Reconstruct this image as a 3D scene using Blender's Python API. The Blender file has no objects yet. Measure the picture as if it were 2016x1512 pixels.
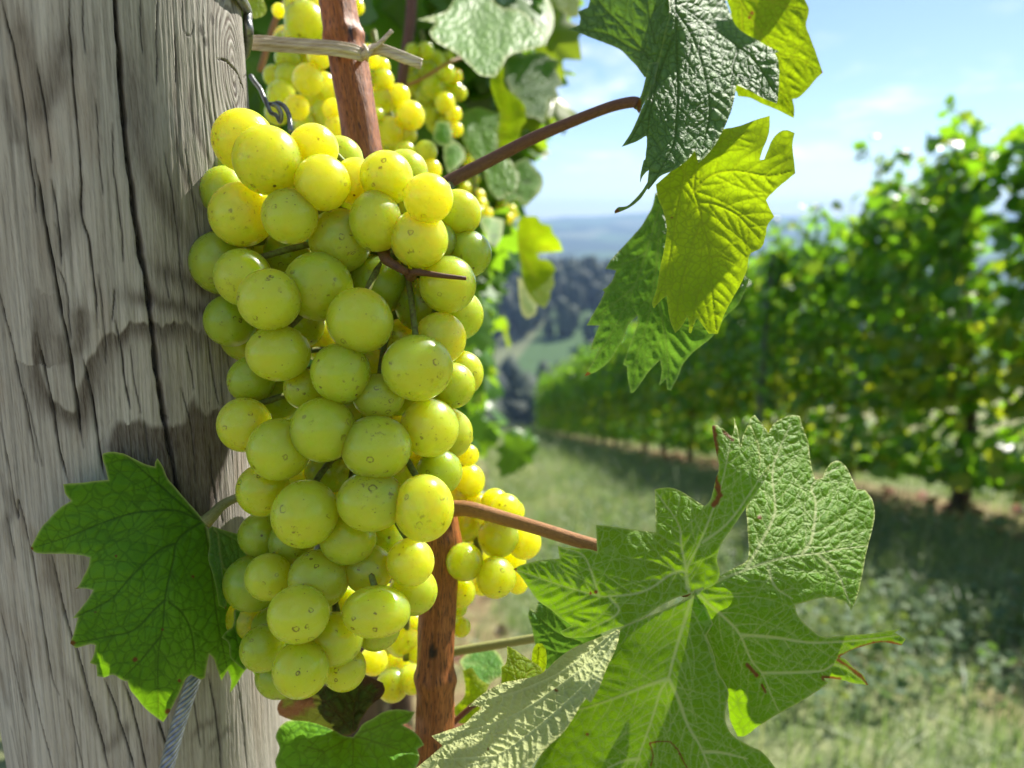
import bpy, math, random, colorsys
import numpy as np
from mathutils import Vector, Matrix
from mathutils.geometry import delaunay_2d_cdt

random.seed(11)
rng = np.random.default_rng(11)
SC = bpy.context.scene
COL = SC.collection
R = math.radians

# ------------------------------------------------------------------ camera
PITCH = R(12.6)
CP, SP = math.cos(PITCH), math.sin(PITCH)
FPX = 26.0 / 36.0 * 2016.0
cam_d = bpy.data.cameras.new('camera')
cam = bpy.data.objects.new('camera', cam_d)
COL.objects.link(cam)
cam.rotation_euler = (R(90) - PITCH, 0, 0)
cam_d.lens = 26.0
cam_d.sensor_width = 36.0
cam_d.clip_start = 0.01
cam_d.clip_end = 60000.0
cam_d.dof.use_dof = True
cam_d.dof.focus_distance = 0.192
cam_d.dof.aperture_fstop = 11.5
SC.camera = cam


def pt(px, py, d):
    """photo pixel + distance along the viewing axis -> point in the place (metres)"""
    px = np.asarray(px, float); py = np.asarray(py, float); d = np.asarray(d, float)
    x = (px - 1008.0) / FPX * d
    u = (756.0 - py) / FPX * d
    return np.stack([x, d * CP + u * SP, -d * SP + u * CP], -1)


FR = dict(H=(480, 0, 2.88), G=(480, 0, 3.1015), W=(0, 0, 2.88), A=(0, 500, 2.88), C=(0, 987, 2.88), K=(350, 180, 2.88),
          M=(380, 620, 2.88), E=(400, 987, 2.88), T=(1050, 0, 2.88), R=(1100, 300, 3.0233), Z2=(800, 780, 2.88),
          Z3=(1300, 780, 2.88), Z4=(800, 987, 2.88), Z5=(1316, 987, 2.88), X2=(820, 280, 4.2), X4=(500, 1180, 4.383),
          X5=(860, 1160, 4.295), P=(0, 0, 1.0))


def tr(s, f='P'):
    """'x,y x,y' measured in an enlarged crop of the photo -> photo pixels; '@K' switches the crop"""
    out = []
    for w in s.split():
        if w[0] == '@':
            f = w[1:]
            continue
        a, b = w.split(',')[:2]
        ox, oy, k = FR[f]
        out.append((ox + float(a) / k, oy + float(b) / k))
    return np.array(out)


# ------------------------------------------------------------------ noise
def _h(ix, iy, seed):
    n = (ix.astype(np.int64) * 374761393 + iy.astype(np.int64) * 668265263 + seed * 1442695041) & 0x7fffffff
    n = ((n ^ (n >> 13)) * 1274126177) & 0x7fffffff
    n = (n ^ (n >> 16)) & 0xffffff
    return n / float(0xffffff)


def vnoise(x, y, seed=0):
    x = np.asarray(x, float); y = np.asarray(y, float)
    ix = np.floor(x); iy = np.floor(y)
    fx = x - ix; fy = y - iy
    fx = fx * fx * (3 - 2 * fx); fy = fy * fy * (3 - 2 * fy)
    a = _h(ix, iy, seed); b = _h(ix + 1, iy, seed); c = _h(ix, iy + 1, seed); d = _h(ix + 1, iy + 1, seed)
    return (a + (b - a) * fx) * (1 - fy) + (c + (d - c) * fx) * fy


def fbm(x, y, oct=4, seed=0):
    s = 0; a = .5; t = 0
    for k in range(oct):
        s = s + a * vnoise(x * 2 ** k + 17.3 * k, y * 2 ** k - 9.1 * k, seed + k)
        t += a
        a *= .5
    return s / t


def sstep(a, b, x):
    t = np.clip((x - a) / (b - a), 0, 1)
    return t * t * (3 - 2 * t)


def seg_dist(P, line):
    """distance of every point to a polyline, and how far along it (0..1)"""
    P = np.asarray(P, float)
    best = np.full(len(P), 1e9); al = np.zeros(len(P))
    L = np.concatenate([[0], np.cumsum(np.linalg.norm(np.diff(line, axis=0), axis=1))])
    T = max(L[-1], 1e-9)
    for k in range(len(line) - 1):
        a = line[k]; b = line[k + 1]
        ab = b - a
        t = np.clip(((P - a) @ ab) / max(ab @ ab, 1e-12), 0, 1)
        d = np.linalg.norm(P - (a + t[:, None] * ab), axis=1)
        m = d < best
        best[m] = d[m]
        al[m] = (L[k] + t[m] * (L[k + 1] - L[k])) / T
    return best, al


def inside(P, poly):
    x, y = P[:, 0], P[:, 1]
    r = np.zeros(len(P), bool)
    n = len(poly)
    j = n - 1
    for i in range(n):
        xi, yi = poly[i]; xj, yj = poly[j]
        if yi != yj:
            c = ((yi > y) != (yj > y)) & (x < (xj - xi) * (y - yi) / (yj - yi) + xi)
            r ^= c
        j = i
    return r


def inside1(p, poly):
    a = poly; b = np.roll(poly, -1, 0)
    c = (a[:, 1] > p[1]) != (b[:, 1] > p[1])
    if not c.any():
        return False
    a, b = a[c], b[c]
    return bool((p[0] < (b[:, 0] - a[:, 0]) * (p[1] - a[:, 1]) / (b[:, 1] - a[:, 1]) + a[:, 0]).sum() & 1)


# ------------------------------------------------------------------ objects
def link(o, parent=None):
    COL.objects.link(o)
    if parent is not None:
        o.parent = parent
    return o


def tag(o, label=None, cat=None, group=None, kind=None):
    if label: o['label'] = label
    if cat: o['category'] = cat
    if group: o['group'] = group
    if kind: o['kind'] = kind
    return o


def thing(name, label, cat, loc=(0, 0, 0), group=None):
    o = bpy.data.objects.new(name, None)
    o.empty_display_size = .02
    o.location = [float(v) for v in loc]
    link(o)
    return tag(o, label, cat, group)


def mesh(name, V, F, mat=None, parent=None, smooth=True, attrs=None, origin=None):
    """V (n,3); F a list of (m,k) index arrays; one mesh object"""
    V = np.asarray(V, float)
    if parent is not None and origin is None:
        origin = np.array(parent.location)
    if origin is None:
        origin = np.zeros(3)
    me = bpy.data.meshes.new(name)
    if not isinstance(F, (list, tuple)) or (len(F) and not isinstance(F[0], np.ndarray)):
        F = [np.asarray(F)]
    F = [np.asarray(f, np.int32) for f in F if len(f)]
    nl = sum(f.size for f in F); nf = sum(len(f) for f in F)
    me.vertices.add(len(V))
    me.vertices.foreach_set('co', (V - origin).astype(np.float32).ravel())
    me.loops.add(nl)
    me.loops.foreach_set('vertex_index', np.concatenate([f.ravel() for f in F]))
    me.polygons.add(nf)
    tot = np.concatenate([np.full(len(f), f.shape[1], np.int32) for f in F])
    st = np.concatenate([[0], np.cumsum(tot)[:-1]]).astype(np.int32)
    me.polygons.foreach_set('loop_start', st)
    me.polygons.foreach_set('loop_total', tot)
    me.update(calc_edges=True)
    me.polygons.foreach_set('use_smooth', np.full(nf, bool(smooth)))
    for k, v in (attrs or {}).items():
        v = np.asarray(v, np.float32)
        if v.ndim == 1:
            a = me.attributes.new(k, 'FLOAT', 'POINT'); a.data.foreach_set('value', v)
        else:
            a = me.attributes.new(k, 'FLOAT_VECTOR', 'POINT'); a.data.foreach_set('vector', v.ravel())
    if mat is not None:
        me.materials.append(mat)
    me.validate()
    o = bpy.data.objects.new(name, me)
    if parent is None:
        o.location = [float(v) for v in origin]
    return link(o, parent)


def copy_tree(o, parent=None):
    c = o.copy()
    link(c)
    if parent is not None:
        c.parent = parent
    for ch in list(o.children):
        copy_tree(ch, c)
    return c


def resample(L, step):
    L = np.asarray(L, float)
    out = [L[0]]
    for k in range(len(L) - 1):
        n = max(1, int(math.ceil(np.linalg.norm(L[k + 1] - L[k]) / step)))
        for i in range(1, n + 1):
            out.append(L[k] + (L[k + 1] - L[k]) * i / n)
    return np.array(out)


def smooth_line(L, n=6):
    """Catmull-Rom through the points"""
    L = np.asarray(L, float)
    P = np.concatenate([[2 * L[0] - L[1]], L, [2 * L[-1] - L[-2]]])
    out = []
    for k in range(1, len(P) - 2):
        a, b, c, d = P[k - 1], P[k], P[k + 1], P[k + 2]
        for i in range(n):
            t = i / n
            out.append(.5 * (2 * b + (c - a) * t + (2 * a - 5 * b + 4 * c - d) * t * t + (3 * b - a - 3 * c + d) * t ** 3))
    out.append(P[-2])
    return np.array(out)


def tube_geo(C, rad, n=12, flat=1.0, up=(0, 0, 1), cap=True, prof=None):
    C = np.asarray(C, float)
    m = len(C)
    rad = np.broadcast_to(np.asarray(rad, float), (m,)) if np.ndim(rad) < 2 else rad
    T = np.gradient(C, axis=0)
    T /= np.linalg.norm(T, axis=1)[:, None] + 1e-12
    U = np.asarray(up, float)
    N = np.zeros_like(C)
    v = U - (U @ T[0]) * T[0]
    if np.linalg.norm(v) < 1e-3:
        v = np.array([1., 0, 0]) - T[0][0] * T[0]
    v /= np.linalg.norm(v)
    for k in range(m):
        v = v - (v @ T[k]) * T[k]
        v /= np.linalg.norm(v) + 1e-12
        N[k] = v
    B = np.cross(T, N)
    a = np.linspace(0, 2 * np.pi, n, endpoint=False)
    ca, sa = np.cos(a), np.sin(a)
    pr = np.ones((m, n)) if prof is None else prof(m, a)
    V = C[:, None, :] + rad[:, None, None] * pr[:, :, None] * (ca[None, :, None] * N[:, None, :] + flat * sa[None, :, None] * B[:, None, :])
    V = V.reshape(-1, 3)
    i = np.arange(m - 1)[:, None] * n; j = np.arange(n)[None, :]; j2 = (j + 1) % n
    Q = np.stack([i + j, i + j2, i + n + j2, i + n + j], -1).reshape(-1, 4)
    F = [Q]
    if cap:
        k0 = len(V)
        V = np.concatenate([V, C[:1], C[-1:]])
        jj = np.arange(n); j2 = (jj + 1) % n
        F.append(np.concatenate([np.stack([np.full(n, k0), j2, jj], -1), np.stack([np.full(n, k0 + 1), (m - 1) * n + jj, (m - 1) * n + j2], -1)]))
    along = np.repeat(np.concatenate([[0], np.cumsum(np.linalg.norm(np.diff(C, axis=0), axis=1))]), n)
    ang = np.tile(a, m)
    if cap:
        along = np.concatenate([along, [along[0], along[-1]]]); ang = np.concatenate([ang, [0, 0]])
    return V, F, along, ang


def join_geo(parts):
    V = []; FF = {}; off = 0
    for v, f in parts:
        V.append(v)
        for q in f:
            FF.setdefault(q.shape[1], []).append(q + off)
        off += len(v)
    return np.concatenate(V), [np.concatenate(x) for x in FF.values()]


def ico(sub=2):
    import bmesh
    bm = bmesh.new()
    bmesh.ops.create_icosphere(bm, subdivisions=sub, radius=1.0)
    V = np.array([v.co[:] for v in bm.verts]); F = np.array([[v.index for v in f.verts] for f in bm.faces])
    bm.free()
    return V, F


# ------------------------------------------------------------------ node helpers
class NT:
    def __init__(s, name, tree=None):
        if tree is None:
            s.m = bpy.data.materials.new(name)
            s.m.use_nodes = True
            s.t = s.m.node_tree
        else:
            s.t = tree
        s.t.nodes.clear()

    def n(s, typ, props=None, **inp):
        nd = s.t.nodes.new('ShaderNode' + typ)
        for k, v in (props or {}).items():
            setattr(nd, k, v)
        for k, v in inp.items():
            key = int(k[1:]) if k[0] == 'i' and k[1:].isdigit() else k.replace('_', ' ')
            s.set(nd.inputs[key], v)
        return nd

    def set(s, sock, v):
        if isinstance(v, bpy.types.NodeSocket):
            s.t.links.new(v, sock)
        elif isinstance(v, bpy.types.Node):
            s.t.links.new(v.outputs[0], sock)
        elif isinstance(v, (tuple, list)) and sock.type == 'RGBA' and len(v) == 3:
            sock.default_value = (*v, 1)
        else:
            sock.default_value = v

    def math(s, op, a, b=0.0, c=0.0, clamp=False):
        return s.n('Math', dict(operation=op, use_clamp=clamp), i0=a, i1=b, i2=c).outputs[0]

    def mix(s, f, a, b, mode='MIX'):
        nd = s.n('Mix', dict(data_type='RGBA', blend_type=mode))
        s.set(nd.inputs[0], f); s.set(nd.inputs[6], a); s.set(nd.inputs[7], b)
        return nd.outputs[2]

    def ramp(s, x, a, b, c=0.0, d=1.0, smooth=True):
        nd = s.n('MapRange', dict(interpolation_type='SMOOTHSTEP' if smooth else 'LINEAR'))
        s.set(nd.inputs[0], x); s.set(nd.inputs[1], a); s.set(nd.inputs[2], b); s.set(nd.inputs[3], c); s.set(nd.inputs[4], d)
        return nd.outputs[0]

    def attr(s, name):
        return s.n('Attribute', dict(attribute_name=name))

    def noise(s, vec, scale, detail=3, rough=.55, dist=0.0):
        nd = s.n('TexNoise', Scale=scale, Detail=detail, Roughness=rough, Distortion=dist)
        if vec is not None:
            s.set(nd.inputs['Vector'], vec)
        return nd

    def voro(s, vec, scale, feature='F1', rnd=1.0):
        nd = s.n('TexVoronoi', dict(feature=feature), Scale=scale, Randomness=rnd)
        s.set(nd.inputs['Vector'], vec)
        return nd

    def bump(s, h, strength, dist, normal=None):
        nd = s.n('Bump', Strength=strength, Distance=dist, Height=h)
        if normal is not None:
            s.set(nd.inputs['Normal'], normal)
        return nd.outputs[0]

    def bsdf(s, col, rough=.5, spec=.5, normal=None, **kw):
        nd = s.n('BsdfPrincipled')
        s.set(nd.inputs['Base Color'], col); s.set(nd.inputs['Roughness'], rough); s.set(nd.inputs['Specular IOR Level'], spec)
        if normal is not None:
            s.set(nd.inputs['Normal'], normal)
        for k, v in kw.items():
            s.set(nd.inputs[k.replace('_', ' ')], v)
        return nd.outputs[0]

    def out(s, surf=None, vol=None):
        nd = s.t.nodes.new('ShaderNodeOutputMaterial')
        if surf is not None: s.set(nd.inputs['Surface'], surf)
        if vol is not None: s.set(nd.inputs['Volume'], vol)
        return s.m


# ------------------------------------------------------------------ materials
def leaf_mat(name, top=(.05, .13, .02), top2=(.08, .19, .03), under=(.16, .24, .10), trans=(.30, .48, .02), vein=(.30, .36, .12),
             tf=.5, rough=.42, spec=.5, cell=620., bump=.7, net=.25, netcol=None, edge=(.35, .38, .12), edgef=.8, brown=(.16, .07, .02),
             mott=.5, fine=1.0, sheen=0.0, under_rough=.75, veinf=.9):
    m = NT(name)
    uv = m.attr('leafuv').outputs['Vector']
    warp = m.noise(uv, cell * .45, 2)
    uvw = m.n('VectorMath', dict(operation='MULTIPLY_ADD'), i0=warp.outputs['Color'], i1=(.9 / cell,) * 3, i2=uv).outputs[0]
    v1 = m.voro(uvw, cell, 'DISTANCE_TO_EDGE').outputs['Distance']
    v2 = m.voro(uvw, cell * 3.1, 'DISTANCE_TO_EDGE').outputs['Distance']
    pil = m.ramp(v1, 0.0, .26)
    pil2 = m.ramp(v2, 0.0, .22)
    va = m.attr('vein').outputs['Fac']
    ea = m.attr('edge').outputs['Fac']
    ba = m.attr('brown').outputs['Fac']
    n1 = m.noise(uv, cell * .11, 3).outputs[0]
    n2 = m.noise(uv, cell * 1.3, 2).outputs[0]
    f = m.ramp(n1, .5 - .3 * mott, .5 + .3 * mott)
    col = m.mix(f, top, top2)
    col = m.mix(m.ramp(n2, .35, .75, 0, .22), col, m.mix(.5, top2, trans))
    nc = netcol or vein
    net_f = m.math('MULTIPLY', m.math('SUBTRACT', 1.0, m.ramp(v1, 0.015, .125)), net)
    net_f2 = m.math('MULTIPLY', m.math('SUBTRACT', 1.0, m.ramp(v2, 0.0, .10)), net * .45 * fine)
    col = m.mix(net_f, col, nc)
    col = m.mix(net_f2, col, nc)
    col = m.mix(m.math('MULTIPLY', va, veinf), col, vein)
    geo = m.n('NewGeometry').outputs['Backfacing']
    ucol = m.mix(m.ramp(n1, .3, .7), under, tuple(.75 * c for c in under))
    ucol = m.mix(m.math('MULTIPLY', net_f, .8), ucol, tuple(min(1, 1.35 * c) for c in under))
    ucol = m.mix(m.math('MULTIPLY', va, .7), ucol, tuple(min(1, 1.5 * c) for c in under))
    col = m.mix(geo, col, ucol)
    col = m.mix(m.math('MULTIPLY', ea, edgef), col, edge)  # pale rim: light caught on the leaf edge, put into the colour
    col = m.mix(ba, col, brown)
    tcol = m.mix(m.ramp(n1, .3, .75), trans, tuple(c * k for c, k in zip(trans, (.72, .78, .7))))
    tcol = m.mix(m.math('MULTIPLY', net_f, .8), tcol, tuple(c * .55 for c in trans))
    tcol = m.mix(m.math('MULTIPLY', va, .7), tcol, tuple(c * k for c, k in zip(trans, (.75, .62, .8))))
    tcol = m.mix(ba, tcol, (brown[0] * 1.6, brown[1] * 1.3, brown[2]))
    h = m.math('MULTIPLY_ADD', pil, 1.0, m.math('MULTIPLY', pil2, .22 * fine))
    h = m.math('MULTIPLY', h, m.math('SUBTRACT', 1.0, m.math('MULTIPLY', va, .8)))
    nrm = m.bump(h, bump, .55 / cell)
    rg = m.mix(geo, (rough,) * 3, (under_rough,) * 3)
    p = m.bsdf(col, rg, spec, nrm)
    if sheen:
        p = m.n('BsdfPrincipled')
        for k, v in (('Base Color', col), ('Roughness', rg), ('Specular IOR Level', spec), ('Normal', nrm), ('Sheen Weight', sheen), ('Sheen Roughness', .6)):
            m.set(p.inputs[k], v)
        p = p.outputs[0]
    t = m.n('BsdfTranslucent', Color=tcol)
    return m.out(m.n('MixShader', i0=tf, i1=p, i2=t))


def cluster_leaf_mat(name, a, b, c, tr1, tr2, tf=.5, rough=.4):
    """foliage seen far off: a colour per leaf from the attribute tint"""
    m = NT(name)
    t = m.attr('tint').outputs['Fac']
    col = m.mix(m.ramp(t, 0, .6), a, b)
    col = m.mix(m.ramp(t, .72, 1.0), col, c)
    tc = m.mix(m.ramp(t, .3, 1.0), tr1, tr2)
    geo = m.n('NewGeometry').outputs['Backfacing']
    col = m.mix(m.math('MULTIPLY', geo, .6), col, (.13, .19, .09))
    p = m.bsdf(col, rough, .5)
    tl = m.n('BsdfTranslucent', Color=tc)
    return m.out(m.n('MixShader', i0=tf, i1=p, i2=tl))


def grape_mat(name, c1, c2, rad=.014, warm=(.52, .50, .03)):
    m = NT(name)
    oi = m.n('ObjectInfo')
    rnd = oi.outputs['Random']
    tc = m.n('TexCoord').outputs['Object']
    vec = m.n('VectorMath', dict(operation='MULTIPLY_ADD'), i0=m.n('CombineXYZ', X=rnd, Y=rnd, Z=rnd), i1=(37., 53., 71.), i2=tc).outputs[0]
    n1 = m.noise(vec, 1.1, 2).outputs[0]
    base = m.mix(rnd, c1, c2)
    base = m.mix(m.ramp(n1, .35, .75, 0, .6), base, warm)
    # small lenticel rings, part rings and specks
    dist = m.noise(vec, 6.0, 2)
    vw = m.n('VectorMath', dict(operation='MULTIPLY_ADD'), i0=dist.outputs['Color'], i1=(.16,) * 3, i2=vec).outputs[0]
    v = m.voro(vw, 1.9)
    d = v.outputs['Distance']
    cr = m.n('SeparateColor', Color=v.outputs['Color'])
    rr = m.ramp(cr.outputs[1], 0, 1, .10, .20, False)
    ring = m.math('ABSOLUTE', m.math('SUBTRACT', d, rr))
    ring = m.math('SUBTRACT', 1.0, m.ramp(ring, .022, .055))
    part = m.ramp(m.noise(vec, 4.3, 1).outputs[0], .44, .52)
    gate = m.ramp(cr.outputs[0], .42, .46)
    ring = m.math('MULTIPLY', m.math('MULTIPLY', ring, gate), m.ramp(part, 0, 1, .25, 1))
    v2 = m.voro(vec, 4.6)
    c2r = m.n('SeparateColor', Color=v2.outputs['Color'])
    dot = m.math('MULTIPLY', m.math('SUBTRACT', 1.0, m.ramp(v2.outputs['Distance'], .07, .15)), m.ramp(c2r.outputs[0], .55, .6))
    v3 = m.voro(vec, 11.0)
    c3r = m.n('SeparateColor', Color=v3.outputs['Color'])
    dot2 = m.math('MULTIPLY', m.math('SUBTRACT', 1.0, m.ramp(v3.outputs['Distance'], .05, .16)), m.ramp(c3r.outputs[0], .68, .75))
    # russet patches on a few berries
    rus = m.math('MULTIPLY', m.ramp(m.noise(vec, 5.5, 5, .7).outputs[0], .56, .66), m.ramp(m.noise(vec, .75, 1).outputs[0], .56, .66))
    scar = m.math('SUBTRACT', 1.0, m.ramp(m.n('VectorMath', dict(operation='DISTANCE'), i0=tc, i1=(0, 0, -1.0)).outputs['Value'], .03, .075))
    mk = m.math('MAXIMUM', m.math('MAXIMUM', m.math('MULTIPLY', ring, .9), m.math('MULTIPLY', dot, .8)), m.math('MAXIMUM', m.math('MULTIPLY', dot2, .6), m.math('MULTIPLY', rus, .75)))
    wn = m.n('TexWhiteNoise', dict(noise_dimensions='1D'), W=rnd).outputs[0]
    mk = m.math('MULTIPLY', mk, m.ramp(wn, 0, 1, .45, 1.0, False))
    mk = m.math('MAXIMUM', mk, scar)
    col = m.mix(mk, base, (.085, .045, .012))
    bloom = m.noise(vec, 2.2, 4, .6).outputs[0]
    rg = m.ramp(bloom, .3, .7, .20, .42)
    hgt = m.math('ADD', m.math('MULTIPLY', m.noise(vec, 30., 2).outputs[0], .12), m.math('MULTIPLY', mk, -.25))
    nrm = m.bump(hgt, .25, .0006)
    p = m.bsdf(col, rg, .6, nrm, IOR=1.38, Subsurface_Weight=m.math('SUBTRACT', 1.0, m.math('MULTIPLY', mk, .75)), Subsurface_Radius=(1.0, .72, .10), Subsurface_Scale=2.5 * rad, Subsurface_Anisotropy=.85, Coat_Weight=.25, Coat_Roughness=.14)
    return m.out(p)


def wood_mat():
    m = NT('weathered_wood')
    c = m.attr('wood').outputs['Color']
    f = m.attr('fibre').outputs['Fac']
    oc = m.n('TexCoord').outputs['Object']
    st = m.n('Mapping', Vector=oc, Scale=(2600, 2600, 240)).outputs[0]
    n = m.noise(st, 1.0, 3, .6).outputs[0]
    col = m.mix(m.ramp(n, .3, .75, 0, .28), c, (.50, .46, .41))
    col = m.mix(m.ramp(n, .25, .5, .22, 0), col, (.10, .08, .06))
    nrm = m.bump(m.math('ADD', n, f), .35, .0006)
    return m.out(m.bsdf(col, .85, .2, nrm))


def cane_mat(name, a, b, dark, sc=1.0):
    m = NT(name)
    v = m.n('CombineXYZ', X=m.attr('ang').outputs['Fac'], Y=m.attr('along').outputs['Fac']).outputs[0]
    s = m.n('Mapping', Vector=v, Scale=(5.5, 22 * sc, 1)).outputs[0]
    n = m.noise(s, 1.0, 4, .62).outputs[0]
    s2 = m.n('Mapping', Vector=v, Scale=(14., 30 * sc, 1)).outputs[0]
    n2 = m.noise(s2, 1.0, 3, .6).outputs[0]
    oc = m.n('TexCoord').outputs['Object']
    n3 = m.noise(oc, 90. * sc, 3).outputs[0]
    col = m.mix(m.ramp(n, .3, .7), a, b)
    col = m.mix(m.ramp(n2, .50, .38, 0, .9), col, dark)
    col = m.mix(m.ramp(n3, .62, .8, 0, .8), col, dark)
    vo = m.voro(oc, 700 * sc)
    sp = m.math('SUBTRACT', 1.0, m.ramp(vo.outputs['Distance'], .08, .2))
    sp = m.math('MULTIPLY', sp, m.ramp(m.n('SeparateColor', Color=vo.outputs['Color']).outputs[0], .6, .65))
    col = m.mix(m.math('MULTIPLY', sp, .75), col, tuple(.4 * x for x in dark))
    col = m.mix(m.attr('spot').outputs['Fac'], col, (.015, .008, .005))
    nrm = m.bump(m.math('ADD', n, n2), .5, .0007 / sc)
    return m.out(m.bsdf(col, .5, .4, nrm))


def plain_mat(name, col, rough=.6, spec=.4, metallic=0.0, nscale=0, ncol=None, bump=0.0, bdist=.0005):
    m = NT(name)
    c = col
    nrm = None
    if nscale:
        n = m.noise(m.n('TexCoord').outputs['Object'], nscale, 4, .6).outputs[0]
        c = m.mix(m.ramp(n, .3, .72), col, ncol or tuple(.5 * x for x in col))
        if bump:
            nrm = m.bump(n, bump, bdist)
    return m.out(m.bsdf(c, rough, spec, nrm, Metallic=metallic))
# ------------------------------------------------------------------ ground height (used by everything that stands on it)
def near_ground(x, y):
    return -0.70 + 0.10 * np.clip(x, -3, 6) - 0.268 * y


# ------------------------------------------------------------------ the wooden post
PR, PD = .045, .26
PANG = R(-28.5)
PX, PY = PD * math.sin(PANG), PD * math.cos(PANG)


def on_post(px, py):
    """photo pixel -> (s, z) on the post's surface: arc length from the side that faces the camera, height"""
    v = pt(px, py, 1.0)
    a = v[..., 0] ** 2 + v[..., 1] ** 2
    b = v[..., 0] * PX + v[..., 1] * PY
    q = np.sqrt(np.clip(b * b - a * (PX ** 2 + PY ** 2 - PR ** 2), 1e-9, None))
    t = (b - q) / a
    p = v * t[..., None]
    th = np.arctan2(p[..., 0] - PX, -(p[..., 1] - PY))
    return np.stack([th * PR, p[..., 2]], -1)


def pl(s, f=None):
    return on_post(*tr(s, f or 'P').T)


def build_post():
    MM = .001
    # cracks: polyline, width (mm), depth (mm)
    cracks = [
        ('@W 655,-30 664,100 670,200 680,320 690,480 700,620 712,760 728,900 742,1000 755,1110 765,1200 785,1320 800,1420 @A 800,0 818,60 832,120 845,220 856,330 868,440 878,540 890,640 905,740 920,830 930,900 948,1010 962,1090 980,1180 1000,1300 1020,1400', 1.25, 3.0),
        ('@W 0,-20 40,150 75,300 110,480 140,700 165,900 190,1100 200,1200', .45, .9),
        ('@W 195,900 220,1080 245,1230 270,1380 @A 285,0 310,120 335,280 365,420 395,600 430,820 450,1000 470,1100', .65, 1.4),
        ('@W 395,-20 395,200 410,400 430,650 455,900 460,1200 500,1350 @A 515,0 540,200 555,420', .42, .9),
        ('@W 205,360 240,560 275,780 290,920', .35, .7), ('@W 285,1020 320,1200 350,1500', .3, .5),
        ('@A 195,450 260,700 300,900 330,1100 385,1300', .5, 1.0), ('@A 470,600 510,760 540,950 560,1100 590,1270', .5, 1.0),
        ('@A -20,200 50,480 100,700 140,870 180,1080 195,1180', .38, .7), ('@A 655,380 690,560 710,720 740,880', .38, .8),
        ('@A -10,960 40,1200 70,1400 95,1500 @C 95,0 150,200 200,450 240,700 290,1000 330,1100', .4, .8),
        ('@A 1060,520 1090,660 1100,760', .25, .5), ('@A 1180,440 1200,600 1230,780 1250,860', .35, .7), ('@A 1290,500 1320,780', .3, .6),
        ('@A 1190,1080 1210,1300 1230,1420', .35, .8), ('@W 900,-20 895,200 895,480', .28, .6), ('@W 1000,200 1000,480', .22, .4),
        ('@W 940,870 990,1150 1030,1500', .3, .6), ('@W 800,-20 805,150 810,300', .25, .5), ('@W 470,-20 475,200 480,300', .2, .4),
        ('@W 545,560 560,800 580,1100', .2, .4), ('@W 640,700 650,1000 690,1300 700,1480', .25, .5),
        ('@C 0,640 60,880 110,1100 170,1300', .35, .7), ('@C 290,310 340,530 390,720 450,900 500,1100 560,1300 615,1540', .5, 1.1),
        ('@C 590,1010 660,1200 740,1450 760,1540', .4, .8), ('@C 700,1030 770,1250 830,1540', .4, .8), ('@C 900,1250 945,1390', .5, .9),
        ('@C 1180,980 1220,1150 1260,1500 1262,1560', .4, .9), ('@C 1350,1000 1380,1250 1410,1540', .35, .7), ('@C 1100,1100 1140,1400', .3, .5),
        ('@C 110,700 150,900 190,1100 300,1540', .3, .6), ('@C 380,1130 420,1300 470,1540', .22, .4), ('@A 740,520 760,700 800,900', .2, .35),
        ('@A 330,80 375,200 400,480', .22, .4), ('@A 650,200 640,380', .25, .5), ('@A 940,80 960,250', .2, .4), ('@A 1020,40 1060,300', .22, .4),
        ('@W 1240,335 1290,345 1320,375 1350,410 1372,470 1390,520 1400,610 1404,640', .5, 1.2), ('@W 1385,440 1400,420 1425,345', .3, .6),
        ('@W 1040,-10 1045,160 1090,200 1110,120', .15, .2), ('@A 700,1100 720,1300', .2, .3), ('@A 820,950 845,1180', .25, .4),
        ('@A 1030,760 1090,1000 1110,1300', .22, .4), ('@A 560,120 590,400 600,620', .2, .3), ('@C 30,100 80,330', .25, .4),
    ]
    # dark stains, latewood bands and other dark streaks: polyline, half width (px), darkness, one sided (+1: fades downwards)
    bands = [
        ('@W 390,200 330,400 260,560 200,690', 16, .55, 0), ('@W 100,60 150,250 200,420 230,620', 12, .45, 0), ('@W 30,560 60,680 100,820', 13, .4, 0),
        ('@W 740,240 765,600 800,860 880,1060 980,1220 1110,1380', 17, .55, 0), ('@W 1010,180 1010,700 1060,1000 1150,1220', 5, .5, 0),
        ('@W 1085,400 1110,700 1190,900 1290,1020', 7, .6, 0), ('@W 1120,260 1160,560 1230,760 1300,900', 3, .5, 0),
        ('@W 450,1080 400,1250 330,1420', 12, .35, 0), ('@W 560,60 545,400 540,700', 6, .25, 0), ('@W 830,80 840,400 870,800', 8, .3, 0),
        ('@A 430,280 445,420 435,600', 14, .7, 0), ('@A 320,450 345,560 350,640', 10, .5, 0),
        ('@A 215,200 195,420 190,600 240,770 330,850 420,890 470,770 520,640 600,490 680,445 750,415 870,430 960,408 1060,408 1150,460 1240,470', 12, .72, 1),
        ('@A 700,220 760,255 820,275 900,262 1000,290 1100,318 1240,305', 13, .62, 0), ('@A 860,50 960,100 1050,140 1200,215', 15, .6, 0),
        ('@A 0,1260 60,1440 @C 30,150 60,300', 10, .4, 0), ('@C 180,180 260,330 300,520', 12, .4, 0), ('@C 590,1420 670,1330 740,1250', 12, .4, 0),
        ('@C 1090,1340 1160,1260 1240,1240', 9, .4, 0), ('@C 1180,1420 1260,1330 1330,1290', 8, .35, 0), ('@C 100,900 140,1120', 10, .3, 0),
        ('@C 350,950 480,1120 600,1330', 13, .3, 0), ('@C 0,950 40,1200', 12, .4, 0), ('@W 0,420 40,600', 10, .35, 0),
    ]
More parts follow.
